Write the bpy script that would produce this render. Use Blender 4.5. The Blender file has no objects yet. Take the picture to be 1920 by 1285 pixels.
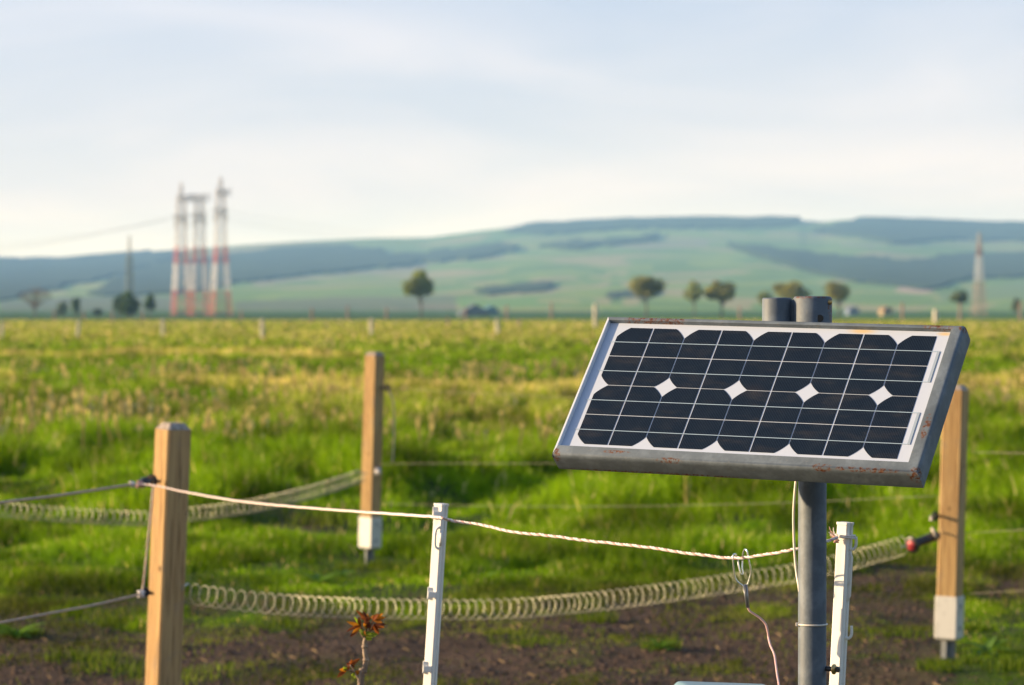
import bpy, math, random
import numpy as np
from mathutils import Vector, Matrix

rng = np.random.default_rng(7)
random.seed(7)
sc = bpy.context.scene
COL = sc.collection
PI = math.pi

# ------------------------------------------------------------------ camera
F, CX, CY, HZ, HC = 5700.0, 960.0, 642.5, 585.0, 1.5
PITCH = math.atan((CY - HZ) / F)
cam_d = bpy.data.cameras.new('camera')
cam = bpy.data.objects.new('camera', cam_d)
COL.objects.link(cam)
cam.location = (0, 0, HC)
cam.rotation_euler = (PI / 2 - PITCH, 0, 0)
cam_d.sensor_width = 36.0
cam_d.lens = 36.0 * F / 1920.0
cam_d.clip_start = 0.1
cam_d.clip_end = 60000
cam_d.dof.use_dof = True
cam_d.dof.focus_distance = 5.0
cam_d.dof.aperture_fstop = 8.8
sc.camera = cam

# ------------------------------------------------------------------ sun, sky, exposure
SUN_EL, SUN_AZ = math.radians(14), math.radians(-5)      # azimuth: 0 = from the left (-X), + = towards the camera
sd = Vector((-math.cos(SUN_AZ) * math.cos(SUN_EL), -math.sin(SUN_AZ) * math.cos(SUN_EL), math.sin(SUN_EL)))
ld = bpy.data.lights.new('sun', 'SUN')
ld.energy = 5.0
ld.angle = math.radians(0.6)
ld.color = (1.0, 0.72, 0.41)
lo = bpy.data.objects.new('sun', ld)
COL.objects.link(lo)
lo.rotation_euler = sd.to_track_quat('Z', 'Y').to_euler()

w = bpy.data.worlds.new('World')
sc.world = w
w.use_nodes = True
nt = w.node_tree
nt.nodes.clear()
N = nt.nodes.new
out = N('ShaderNodeOutputWorld'); bg = N('ShaderNodeBackground')
sky = N('ShaderNodeTexSky'); sky.sky_type = 'NISHITA'; sky.sun_disc = False
sky.sun_elevation = SUN_EL
sky.sun_rotation = math.radians(-90) - SUN_AZ
sky.air_density = 1.0; sky.dust_density = 1.6; sky.ozone_density = 2.0
bg.inputs['Strength'].default_value = 0.115
# thin high cloud: streaks by direction in the sky
tc = N('ShaderNodeTexCoord'); mp = N('ShaderNodeMapping')
mp.inputs['Scale'].default_value = (5.0, 5.0, 24.0)
mp.inputs['Rotation'].default_value = (0, 0.17, 0)
nz = N('ShaderNodeTexNoise'); nz.inputs['Scale'].default_value = 1.3; nz.inputs['Detail'].default_value = 5; nz.inputs['Roughness'].default_value = 0.5
nz.inputs['Distortion'].default_value = 0.6
cr = N('ShaderNodeValToRGB'); cr.color_ramp.elements[0].position = 0.36; cr.color_ramp.elements[1].position = 0.74
cr.color_ramp.elements[0].color = (0.12,) * 3 + (1,); cr.color_ramp.elements[1].color = (0.75,) * 3 + (1,)
# veil colour by elevation (z of the direction): warm at the horizon, pale blue higher, clear blue overhead
L = nt.links.new
sx = N('ShaderNodeSeparateXYZ'); L(tc.outputs['Generated'], sx.inputs[0])
vr = N('ShaderNodeValToRGB'); L(sx.outputs['Z'], vr.inputs[0])
els = [(0.0, (1.0, 0.80, 0.50)), (0.020, (1.0, 0.79, 0.50)), (0.038, (0.76, 0.585, 0.45)), (0.062, (0.50, 0.43, 0.40)), (0.11, (0.315, 0.318, 0.365)), (0.35, (0.22, 0.25, 0.32))]
vr.color_ramp.elements[0].position = els[0][0]; vr.color_ramp.elements[0].color = (*els[0][1], 1)
vr.color_ramp.elements[1].position = els[-1][0]; vr.color_ramp.elements[1].color = (*els[-1][1], 1)
for p_, c_ in els[1:-1]:
    e_ = vr.color_ramp.elements.new(p_); e_.color = (*c_, 1)
vs_ = N('ShaderNodeVectorMath'); vs_.operation = 'SCALE'; vs_.inputs['Scale'].default_value = 10.0; L(vr.outputs[0], vs_.inputs[0])
cs_ = N('ShaderNodeMix'); cs_.data_type = 'RGBA'; cs_.blend_type = 'MULTIPLY'; cs_.inputs[0].default_value = 1.0
cr.color_ramp.elements[0].color = (0.80, 0.88, 0.96, 1); cr.color_ramp.elements[1].color = (1.09, 1.075, 1.05, 1)
# the evening sky is brighter towards the lit side than behind the viewer
dt_ = N('ShaderNodeVectorMath'); dt_.operation = 'DOT_PRODUCT'; L(tc.outputs['Generated'], dt_.inputs[0]); dt_.inputs[1].default_value = (-0.35, 0.93, 0.0)
az_ = N('ShaderNodeMapRange'); az_.interpolation_type = 'SMOOTHSTEP'; L(dt_.outputs['Value'], az_.inputs[0])
az_.inputs[1].default_value = -0.7; az_.inputs[2].default_value = 0.75; az_.inputs[3].default_value = 0.48; az_.inputs[4].default_value = 1.0
v2_ = N('ShaderNodeVectorMath'); v2_.operation = 'SCALE'; L(vs_.outputs[0], v2_.inputs[0]); L(az_.outputs[0], v2_.inputs['Scale']); vs_ = v2_
L(vs_.outputs[0], cs_.inputs[6]); L(cr.outputs[0], cs_.inputs[7])
mr = N('ShaderNodeMapRange'); mr.interpolation_type = 'SMOOTHSTEP'; L(sx.outputs['Z'], mr.inputs[0])
mr.inputs[1].default_value = 0.10; mr.inputs[2].default_value = 0.45; mr.inputs[3].default_value = 0.85; mr.inputs[4].default_value = 0.10
mx = N('ShaderNodeMix'); mx.data_type = 'RGBA'
L(tc.outputs['Generated'], mp.inputs['Vector']); L(mp.outputs[0], nz.inputs['Vector']); L(nz.outputs['Fac'], cr.inputs[0])
L(mr.outputs[0], mx.inputs[0]); L(sky.outputs[0], mx.inputs[6]); L(cs_.outputs[2], mx.inputs[7]); L(mx.outputs[2], bg.inputs['Color']); L(bg.outputs[0], out.inputs[0])

sc.view_settings.view_transform = 'Standard'
sc.view_settings.look = 'None'
sc.view_settings.exposure = 1.15
sc.view_settings.gamma = 1.0
sc.cycles.max_bounces = 6
sc.cycles.transparent_max_bounces = 8
sc.cycles.volume_bounces = 1

# ------------------------------------------------------------------ helpers
cp, sp_ = math.cos(PITCH), math.sin(PITCH)
def at(px, py, d):
    """world point seen at photo pixel (px, py) at depth d along the view axis"""
    x = (px - CX) / F * d; y = -(py - CY) / F * d
    return Vector((x, y * sp_ + d * cp, HC + y * cp - d * sp_))
def ground_at(px, d):
    return Vector(((px - CX) / F * d, d, 0))
def c2w(v):
    return Vector((v[0], v[1] * sp_ - v[2] * cp, v[1] * cp + v[2] * sp_))

class MB:
    def __init__(s): s.v = []; s.f = []
    def add(s, vs, fs):
        b = len(s.v); s.v += [tuple(q) for q in vs]; s.f += [tuple(b + i for i in f) for f in fs]; return s
    def box(s, c, size, rz=0.0, M=None):
        hx, hy, hz = [k / 2 for k in size]; c = Vector(c)
        R = M if M is not None else Matrix.Rotation(rz, 3, 'Z')
        vs = [c + R @ Vector((x * hx, y * hy, z * hz)) for x in (-1, 1) for y in (-1, 1) for z in (-1, 1)]
        return s.add(vs, [(0, 1, 3, 2), (4, 6, 7, 5), (0, 4, 5, 1), (2, 3, 7, 6), (0, 2, 6, 4), (1, 5, 7, 3)])
    def bar(s, a, b, r, n=6, r2=None):
        return s.tube([a, b], [r, r if r2 is None else r2], n)
    def tube(s, pts, r, n=8, caps=True):
        pts = [Vector(p) for p in pts]; m = len(pts)
        rs = r if isinstance(r, (list, tuple)) else [r] * m
        T = []
        for i in range(m):
            t = pts[min(i + 1, m - 1)] - pts[max(i - 1, 0)]
            T.append(t.normalized() if t.length > 1e-9 else Vector((0, 0, 1)))
        u = T[0].orthogonal().normalized(); vs = []
        for i in range(m):
            u = (u - T[i] * u.dot(T[i]))
            u = u.normalized() if u.length > 1e-6 else T[i].orthogonal().normalized()
            v = T[i].cross(u)
            for k in range(n):
                a = 2 * PI * k / n
                vs.append(pts[i] + (u * math.cos(a) + v * math.sin(a)) * rs[i])
        fs = [(i * n + k, i * n + (k + 1) % n, (i + 1) * n + (k + 1) % n, (i + 1) * n + k) for i in range(m - 1) for k in range(n)]
        if caps: fs += [tuple(reversed(range(n))), tuple((m - 1) * n + k for k in range(n))]
        return s.add(vs, fs)
    def prism(s, poly, z0, z1, top=None):
        n = len(poly); top = top or poly
        vs = [(x, y, z0) for x, y in poly] + [(x, y, z1) for x, y in top]
        return s.add(vs, [(i, (i + 1) % n, n + (i + 1) % n, n + i) for i in range(n)] + [tuple(reversed(range(n))), tuple(range(n, 2 * n))])
    def lathe(s, prof, n=24, M=None, c=(0, 0, 0)):
        M = M or Matrix.Identity(3); c = Vector(c); vs = []
        for r, z in prof:
            for k in range(n):
                a = 2 * PI * k / n; vs.append(c + M @ Vector((r * math.cos(a), r * math.sin(a), z)))
        m = len(prof)
        return s.add(vs, [(i * n + k, i * n + (k + 1) % n, (i + 1) * n + (k + 1) % n, (i + 1) * n + k) for i in range(m - 1) for k in range(n)]
                     + [tuple(reversed(range(n))), tuple((m - 1) * n + k for k in range(n))])
    def torus(s, c, R, r, M=None, n=20, k=8):
        M = M or Matrix.Identity(3); c = Vector(c); vs = []
        for i in range(n):
            a = 2 * PI * i / n
            for j in range(k):
                b = 2 * PI * j / k
                vs.append(c + M @ Vector(((R + r * math.cos(b)) * math.cos(a), (R + r * math.cos(b)) * math.sin(a), r * math.sin(b))))
        return s.add(vs, [(i * k + j, ((i + 1) % n) * k + j, ((i + 1) % n) * k + (j + 1) % k, i * k + (j + 1) % k) for i in range(n) for j in range(k)])
    def xf(s, M):
        s.v = [tuple(M @ Vector(q)) for q in s.v]; return s
    def build(s, name, mat, parent=None, smooth=False, bevel=0.0, auto=None):
        me = bpy.data.meshes.new(name); me.from_pydata(s.v, [], s.f); me.update()
        me.materials.append(mat)
        if smooth: me.shade_smooth()
        if auto is not None: me.shade_smooth(); me.set_sharp_from_angle(angle=math.radians(auto))
        o = bpy.data.objects.new(name, me); COL.objects.link(o)
        if parent: o.parent = parent
        if bevel:
            b = o.modifiers.new('bevel', 'BEVEL'); b.width = bevel; b.segments = 2; b.limit_method = 'ANGLE'; b.angle_limit = math.radians(40)
        return o

def tag(o, label=None, cat=None, group=None, kind=None):
    if label: o['label'] = label
    if cat: o['category'] = cat
    if group: o['group'] = group
    if kind: o['kind'] = kind
    return o
def thing(name, loc, label, cat, group=None, rot=None):
    o = bpy.data.objects.new(name, None); COL.objects.link(o); o.location = loc
    if rot is not None: o.rotation_euler = rot
    o.empty_display_size = 0.1
    return tag(o, label, cat, group)
def spline(pts, n=12):
    """Catmull-Rom through pts"""
    P = [Vector(p) for p in pts]; P = [P[0] * 2 - P[1]] + P + [P[-1] * 2 - P[-2]]; o = []
    for i in range(1, len(P) - 2):
        a, b, c, d = P[i - 1:i + 3]
        for k in range(n):
            t = k / n
            o.append(0.5 * ((2 * b) + (c - a) * t + (2 * a - 5 * b + 4 * c - d) * t * t + (3 * b - a - 3 * c + d) * t ** 3))
    o.append(P[-2]); return o
def px_path(pts):
    return [at(*p) for p in pts]

# value noise -------------------------------------------------------
def _h(ix, iy, s):
    n = (ix.astype(np.int64) * 374761393 + iy.astype(np.int64) * 668265263 + s * 1442695041) & 0xffffffff
    n = ((n ^ (n >> 13)) * 1274126177) & 0xffffffff
    n = (n ^ (n >> 16)) & 0xffffffff
    return n / 4294967295.0
def vnoise(x, y, s=0):
    x = np.asarray(x, float); y = np.asarray(y, float)
    ix = np.floor(x); iy = np.floor(y); fx = x - ix; fy = y - iy
    fx = fx * fx * (3 - 2 * fx); fy = fy * fy * (3 - 2 * fy)
    a = _h(ix, iy, s); b = _h(ix + 1, iy, s); c = _h(ix, iy + 1, s); d = _h(ix + 1, iy + 1, s)
    return (a * (1 - fx) + b * fx) * (1 - fy) + (c * (1 - fx) + d * fx) * fy
def fbm(x, y, o=4, s=0):
    r = 0; a = 0.5; t = 0
    for i in range(o):
        r = r + a * vnoise(x, y, s + i * 17); t += a; x = np.asarray(x) * 2.03 + 3.1; y = np.asarray(y) * 2.03 + 1.7; a *= 0.5
    return r / t
def sstep(a, b, x):
    t = np.clip((x - a) / (b - a), 0, 1); return t * t * (3 - 2 * t)

def np_mesh(name, V, Fq, mat, cols=None, smooth=False):
    """V (n,3), Fq (m,k) index array"""
    me = bpy.data.meshes.new(name); n, m, k = len(V), len(Fq), Fq.shape[1]
    me.vertices.add(n); me.vertices.foreach_set('co', V.astype(np.float32).ravel())
    me.loops.add(m * k); me.loops.foreach_set('vertex_index', Fq.astype(np.int32).ravel())
    me.polygons.add(m); me.polygons.foreach_set('loop_start', (np.arange(m) * k).astype(np.int32))
    if cols is not None:
        at_ = me.color_attributes.new('Col', 'FLOAT_COLOR', 'POINT')
        c = np.ones((n, 4), np.float32); c[:, :3] = cols; at_.data.foreach_set('color', c.ravel())
    me.update(calc_edges=True)
    if smooth: me.shade_smooth()
    me.materials.append(mat)
    o = bpy.data.objects.new(name, me); COL.objects.link(o); return o

# ------------------------------------------------------------------ materials
class Mat:
    def __init__(s, name, col=(0.5, 0.5, 0.5), rough=0.6, metal=0.0, spec=0.5):
        s.m = bpy.data.materials.new(name); s.m.use_nodes = True; s.t = s.m.node_tree
        s.b = s.t.nodes['Principled BSDF']; s.col = s.rgb(col)
        s.b.inputs['Roughness'].default_value = rough; s.b.inputs['Metallic'].default_value = metal
        s.b.inputs['Specular IOR Level'].default_value = spec
        s.L(s.col, s.b.inputs['Base Color'])
    def n(s, t, **k):
        q = s.t.nodes.new(t)
        for a, v in k.items():
            if a in q.inputs: q.inputs[a].default_value = v
            else: setattr(q, a, v)
        return q
    def L(s, a, b): s.t.links.new(a, b)
    def rgb(s, c):
        q = s.t.nodes.new('ShaderNodeRGB'); q.outputs[0].default_value = (*c, 1); return q.outputs[0]
    def coord(s, scale=(1, 1, 1), kind='Object', loc=(0, 0, 0)):
        t = s.n('ShaderNodeTexCoord'); m = s.n('ShaderNodeMapping'); m.inputs['Scale'].default_value = scale; m.inputs['Location'].default_value = loc
        s.L(t.outputs[kind], m.inputs[0]); return m.outputs[0]
    def noise(s, scale, detail=3, vec=None, rough=0.5, dist=0.0):
        q = s.n('ShaderNodeTexNoise'); q.inputs['Scale'].default_value = scale; q.inputs['Detail'].default_value = detail
        q.inputs['Roughness'].default_value = rough; q.inputs['Distortion'].default_value = dist
        if vec is not None: s.L(vec, q.inputs['Vector'])
        return q.outputs['Fac']
    def ramp(s, f, a, b, lo=0.0, hi=1.0):
        q = s.n('ShaderNodeMapRange'); q.interpolation_type = 'SMOOTHSTEP'
        q.inputs[1].default_value = a; q.inputs[2].default_value = b; q.inputs[3].default_value = lo; q.inputs[4].default_value = hi
        s.L(f, q.inputs[0]); return q.outputs[0]
    def math(s, op, a, b=None):
        q = s.n('ShaderNodeMath', operation=op)
        for i, v in enumerate((a, b)):
            if v is None: continue
            if isinstance(v, (int, float)): q.inputs[i].default_value = v
            else: s.L(v, q.inputs[i])
        return q.outputs[0]
    def mix(s, f, c2, c1=None):
        q = s.n('ShaderNodeMix'); q.data_type = 'RGBA'
        if isinstance(f, (int, float)): q.inputs[0].default_value = f
        else: s.L(f, q.inputs[0])
        s.L(c1 if c1 is not None else s.col, q.inputs[6])
        if isinstance(c2, tuple): q.inputs[7].default_value = (*c2, 1)
        else: s.L(c2, q.inputs[7])
        s.col = q.outputs[2]; s.L(s.col, s.b.inputs['Base Color']); return s
    def bump(s, h, strength=0.3, dist=0.001):
        q = s.n('ShaderNodeBump'); q.inputs['Strength'].default_value = strength; q.inputs['Distance'].default_value = dist
        s.L(h, q.inputs['Height']); s.L(q.outputs[0], s.b.inputs['Normal']); return s
    def spots(s, pts, soft=0.6):
        """mask: 1 near any of pts = (x,y,z,rx,ry,rz) in object space"""
        o = None; c = s.n('ShaderNodeTexCoord')
        for p in pts:
            v = s.n('ShaderNodeVectorMath', operation='SUBTRACT'); s.L(c.outputs['Object'], v.inputs[0]); v.inputs[1].default_value = p[:3]
            d = s.n('ShaderNodeVectorMath', operation='DIVIDE'); s.L(v.outputs[0], d.inputs[0]); d.inputs[1].default_value = p[3:]
            l = s.n('ShaderNodeVectorMath', operation='LENGTH'); s.L(d.outputs[0], l.inputs[0])
            k = s.ramp(l.outputs['Value'], soft, 1.0, 1.0, 0.0)
            o = k if o is None else s.math('MAXIMUM', o, k)
        return o

def painted_metal(name, base, rust_spots=(), rough=0.5, wear=0.25):
    m = Mat(name, base, rough, 0.0)
    v = m.coord()
    m.mix(m.ramp(m.noise(35, 5, v, 0.6), 0.42, 0.66, 0, 0.55), tuple(min(1, c * 1.5 + 0.02) for c in base))
    m.mix(m.ramp(m.noise(9, 4, v), 0.45, 0.7, 0, 0.5), tuple(c * 0.6 for c in base))
    n2 = m.noise(120, 4, v, 0.65)
    m.mix(m.ramp(n2, 0.60, 0.68, 0, wear), (0.30, 0.27, 0.23))
    if rust_spots:
        k = m.math('MULTIPLY', m.spots(rust_spots), m.ramp(m.noise(150, 5, v, 0.7), 0.44, 0.60))
        m.mix(k, (0.20, 0.085, 0.035))
        k2 = m.math('MULTIPLY', k, m.ramp(m.noise(300, 3, v), 0.45, 0.6))
        m.mix(k2, (0.09, 0.03, 0.015))
    m.b.inputs['Roughness'].default_value = 0.58; m.b.inputs['Specular IOR Level'].default_value = 0.35
    m.bump(m.noise(160, 5, v, 0.6), 0.35, 0.0012)
    return m.m

PCORN = [(-0.3135, 0.1455), (0.331, 0.145), (0.331, -0.160), (-0.311, -0.158)]
M_FRAME = painted_metal('frame_paint', (0.125, 0.155, 0.185),
    [(-0.245, 0.142, 0.006, 0.042, 0.012, 0.02), (-0.19, 0.142, 0.006, 0.03, 0.01, 0.02), (0.245, -0.157, 0.007, 0.07, 0.005, 0.006),
     (0.17, -0.156, 0.006, 0.02, 0.008, 0.01), (0.322, -0.066, 0.008, 0.007, 0.03, 0.008), (0.289, 0.141, 0.008, 0.03, 0.008, 0.012),
     (0.329, -0.160, 0.0, 0.018, 0.016, 0.02), (-0.31, -0.156, 0.004, 0.012, 0.014, 0.015), (0.331, 0.144, 0.004, 0.012, 0.012, 0.012), (-0.10, -0.156, 0.004, 0.03, 0.006, 0.006),
     (-0.2, -0.147, 0.008, 0.03, 0.004, 0.006), (-0.13, -0.16, -0.028, 0.2, 0.006, 0.004)])
M_POLE = painted_metal('pole_paint', (0.095, 0.12, 0.15), [(0.0, 0.0, 1.527, 0.045, 0.045, 0.009), (0.028, 0, 1.505, 0.012, 0.03, 0.03)], 0.42, 0.10)
M_STUB = painted_metal('stub_paint', (0.095, 0.12, 0.15), [(0.024, 0, 1.522, 0.01, 0.02, 0.01)], 0.42, 0.10)
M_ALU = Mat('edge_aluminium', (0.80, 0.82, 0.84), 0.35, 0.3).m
M_BACK = Mat('backsheet', (0.47, 0.53, 0.65), 0.4); M_BACK.mix(M_BACK.math('MULTIPLY', M_BACK.spots([(0.155, 0.134, 0, 0.035, 0.009, 0.02), (0.30, 0.133, 0, 0.02, 0.006, 0.02)], 0.1), 0.75), (0.62, 0.42, 0.14))
M_BACK.mix(M_BACK.ramp(M_BACK.noise(22, 4, M_BACK.coord()), 0.5, 0.75, 0, 0.10), (0.55, 0.52, 0.46))
M_BACK = M_BACK.m
def mk_cell():
    m = Mat('silicon', (0.004, 0.007, 0.017), 0.28, 0.0, 0.12)
    t = m.n('ShaderNodeTexCoord'); sx = m.n('ShaderNodeSeparateXYZ'); m.L(t.outputs['Object'], sx.inputs[0])
    f = m.math('ABSOLUTE', m.math('SUBTRACT', m.math('FRACT', m.math('MULTIPLY', sx.outputs['X'], 1 / 0.00284)), 0.5))
    m.mix(m.ramp(m.noise(40, 4, m.coord()), 0.4, 0.7, 0, 0.5), (0.010, 0.014, 0.024))
    m.mix(m.ramp(f, 0.36, 0.44, 0.0, 0.62), (0.045, 0.08, 0.125))
    dust = m.ramp(m.noise(26, 6, m.coord((0.35, 1.2, 1)), 0.7), 0.48, 0.75, 0, 0.07)
    m.mix(dust, (0.25, 0.20, 0.14))
    m.mix(m.math('MULTIPLY', m.spots([(0.0, 0.0, 0, 0.03, 0.02, 0.02)], 0.1), 0.03), (0.3, 0.2, 0.12))
    m.b.inputs['Coat Weight'].default_value = 0.0; m.b.inputs['Coat Roughness'].default_value = 0.08
    return m.m
M_CELL = mk_cell()
M_RIB = Mat('ribbon', (0.36, 0.48, 0.60), 0.45, 0.0).m
M_BUS = Mat('bus_strip', (0.30, 0.37, 0.46), 0.5, 0.0).m

def wood(name, seed):
    m = Mat(name, (0.56, 0.385, 0.175), 0.72, 0, 0.25)
    v = m.coord((26, 26, 1.1), loc=(seed, seed * 2.3, seed))
    m.mix(m.ramp(m.noise(3.2, 5, v, 0.55, 0.8), 0.36, 0.62, 0, 0.7), (0.36, 0.21, 0.085))
    m.mix(m.ramp(m.noise(9, 4, v, 0.6, 0.2), 0.5, 0.7, 0, 0.5), (0.60, 0.40, 0.19))
    m.mix(m.ramp(m.noise(2.2, 3, m.coord((5, 5, 1.0), loc=(seed, 0, 0))), 0.48, 0.72, 0, 0.4), (0.24, 0.125, 0.06))
    kn = m.spots([(-0.02, -0.05, 0.66, 0.009, 0.03, 0.016), (0.046, -0.01, 0.84, 0.03, 0.009, 0.013), (0.046, 0.012, 0.47, 0.03, 0.007, 0.01), (-0.046, 0.01, 0.80, 0.03, 0.011, 0.03)], 0.2)
    m.mix(m.math('MULTIPLY', kn, 0.85), (0.07, 0.03, 0.012))
    vc = m.coord((70, 70, 1.6), loc=(seed, 3, seed))
    m.mix(m.ramp(m.noise(2.6, 3, vc, 0.5), 0.60, 0.66, 0, 0.7), (0.13, 0.065, 0.03))
    m.mix(m.ramp(m.noise(5, 5, m.coord((3, 3, 2.5), loc=(0, seed, 0)), 0.7), 0.52, 0.75, 0, 0.45), (0.30, 0.25, 0.20))
    m.bump(m.noise(12, 5, v, 0.6), 0.5, 0.002)
    return m.m
M_ENDGRAIN = Mat('end_grain', (0.42, 0.36, 0.31), 0.85); M_ENDGRAIN.mix(M_ENDGRAIN.ramp(M_ENDGRAIN.noise(60, 4, M_ENDGRAIN.coord()), 0.4, 0.7), (0.25, 0.20, 0.16)); M_ENDGRAIN = M_ENDGRAIN.m
M_ZINC = Mat('anchor_zinc', (0.60, 0.60, 0.57), 0.5, 0.15); M_ZINC.mix(M_ZINC.ramp(M_ZINC.noise(25, 5, M_ZINC.coord()), 0.5, 0.75, 0, 0.6), (0.42, 0.42, 0.40)); M_ZINC = M_ZINC.m
M_FIN = Mat('fin_zinc', (0.26, 0.28, 0.29), 0.5, 0.4); M_FIN.mix(M_FIN.ramp(M_FIN.noise(18, 4, M_FIN.coord()), 0.45, 0.7, 0, 0.6), (0.14, 0.12, 0.10)); M_FIN = M_FIN.m
M_PLASTIC = Mat('white_plastic', (0.86, 0.85, 0.82), 0.45); M_PLASTIC.mix(M_PLASTIC.ramp(M_PLASTIC.noise(30, 5, M_PLASTIC.coord((1, 1, 0.25))), 0.48, 0.72, 0, 0.45), (0.55, 0.50, 0.42)); M_PLASTIC.bump(M_PLASTIC.noise(80, 3, M_PLASTIC.coord()), 0.15, 0.001); M_PLASTIC = M_PLASTIC.m
M_BLACK = Mat('black_plastic', (0.018, 0.016, 0.015), 0.4).m
M_RED = Mat('red_plastic', (0.42, 0.04, 0.05), 0.4).m
M_ROPE_W = Mat('rope_white', (0.80, 0.74, 0.70), 0.6).m
M_ROPE_P = Mat('rope_pink', (0.60, 0.34, 0.30), 0.6).m
M_ROPE_D = Mat('rope_old', (0.55, 0.47, 0.38), 0.7).m
M_SPRING = Mat('spring_wire', (0.30, 0.30, 0.235), 0.36, 0.7).m
M_WIRE = Mat('fence_wire', (0.26, 0.23, 0.19), 0.5, 0.3).m
M_STEEL = Mat('hook_steel', (0.85, 0.88, 0.80), 0.25, 0.85).m
M_SLEEVE = Mat('hook_sleeve', (0.25, 0.26, 0.27), 0.35, 0.6).m
M_PINK = Mat('cable_pink', (0.62, 0.40, 0.40), 0.4).m
M_CABLE = Mat('cable_white', (0.78, 0.72, 0.64), 0.4).m
M_BRASS = Mat('bolt_brass', (0.50, 0.33, 0.14), 0.35, 0.8).m
M_DARKSTEEL = Mat('dark_steel', (0.05, 0.05, 0.055), 0.4, 0.6).m
M_TEAL = Mat('box_teal', (0.16, 0.27, 0.31), 0.4).m
M_TEALDARK = Mat('box_dark', (0.05, 0.08, 0.10), 0.45).m
M_BARK = Mat('bark', (0.13, 0.10, 0.08), 0.85); M_BARK.bump(M_BARK.noise(12, 4, M_BARK.coord((1, 1, 0.3))), 0.6, 0.02); M_BARK = M_BARK.m
M_STEM = Mat('sapling_bark', (0.20, 0.14, 0.10), 0.7); M_STEM.mix(M_STEM.ramp(M_STEM.noise(60, 4, M_STEM.coord((1, 1, 0.5))), 0.45, 0.65), (0.34, 0.26, 0.18)); M_STEM = M_STEM.m

def leafy(name, attr=True, col=(0.1, 0.15, 0.03), trans=0.45, rough=0.6):
    m = bpy.data.materials.new(name); m.use_nodes = True; t = m.node_tree; t.nodes.clear()
    o = t.nodes.new('ShaderNodeOutputMaterial'); d = t.nodes.new('ShaderNodeBsdfPrincipled'); r = t.nodes.new('ShaderNodeBsdfTranslucent'); mx = t.nodes.new('ShaderNodeMixShader')
    d.inputs['Roughness'].default_value = rough; d.inputs['Specular IOR Level'].default_value = 0.12; mx.inputs[0].default_value = trans
    if attr:
        a = t.nodes.new('ShaderNodeAttribute'); a.attribute_name = 'Col'; src = a.outputs['Color']
    else:
        a = t.nodes.new('ShaderNodeRGB'); a.outputs[0].default_value = (*col, 1); src = a.outputs[0]
    g = t.nodes.new('ShaderNodeMix'); g.data_type = 'RGBA'; g.blend_type = 'MULTIPLY'; g.inputs[0].default_value = 1; g.inputs[7].default_value = (1.15, 1.25, 0.6, 1)
    t.links.new(src, d.inputs['Base Color']); t.links.new(src, g.inputs[6]); t.links.new(g.outputs[2], r.inputs['Color'])
    t.links.new(d.outputs[0], mx.inputs[1]); t.links.new(r.outputs[0], mx.inputs[2]); t.links.new(mx.outputs[0], o.inputs[0])
    return m
M_GRASS = leafy('grass_blade')
M_LEAF = leafy('tree_leaf', trans=0.3)

def vcol_mat(name, bump=None, rough=0.95):
    m = Mat(name, (0.2, 0.2, 0.2), rough, 0, 0.1); a = m.n('ShaderNodeAttribute', attribute_name='Col')
    m.col = a.outputs['Color']; m.L(m.col, m.b.inputs['Base Color'])
    return m

# ------------------------------------------------------------------ terrain: one sheet from behind the camera to the foot of the hills
def relief(X, Y):
    d = np.maximum(np.hypot(X, Y), 0.1)
    amp = 0.02 + 0.15 * sstep(15, 24, d) * (1 - 0.3 * sstep(60, 150, d))
    h = (fbm(X / 1.9, Y / 2.6, 4, 5) - 0.5) * 2 * amp
    h += (fbm(X / 9 + 7, Y / 12, 2, 55) - 0.5) * 0.20 * sstep(18, 30, d)
    h += (fbm(X / 1.1 + 3, Y / 1.5, 3, 57) - 0.5) * 0.30 * sstep(19, 27, d) * (1 - 0.6 * sstep(50, 110, d))
    h += (fbm(X / 0.35, Y / 0.35, 3, 9) - 0.5) * 0.055 * (1 - sstep(30, 60, d))
    # broad flat: fade out towards the far field so nothing rises over the horizon
    return h * (1 - 0.85 * sstep(180, 420, d))
def soil_mask(X, Y):
    """1 = bare soil, 0 = closed turf"""
    px = CX + X / np.maximum(Y, 1) * F
    n = fbm(X * 1.1, Y * 0.55, 4, 21); n2 = fbm(X * 4.5, Y * 2.2, 3, 33)
    edge = 15.95 + (n - 0.5) * 4.0 + 0.5 * np.sin(X * 1.3)
    s = 1 - sstep(edge - 1.3, edge + 1.0, Y)
    s = np.maximum(s, np.exp(-(((px - 1665) / 150) ** 2 + ((Y - 16.9) / 1.3) ** 2)) * 1.15)
    s = np.maximum(s, np.exp(-(((px - 1900) / 90) ** 2 + ((Y - 16.7) / 1.0) ** 2)) * 1.1)
    s = np.maximum(s, np.exp(-(((px - 560) / 70) ** 2 + ((Y - 21.5) / 0.6) ** 2)) * 0.8)
    s *= 1 - 0.85 * sstep(1740, 1830, px) * (1 - sstep(15.4, 16.2, Y))        # green corner lower right
    s *= 1 - 0.25 * (1 - sstep(150, 330, px)) * sstep(12.5, 13.5, Y)
    return np.clip(s - 0.45 * sstep(0.58, 0.74, n2) - 0.20 * sstep(0.5, 0.65, n), 0, 1)
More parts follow.
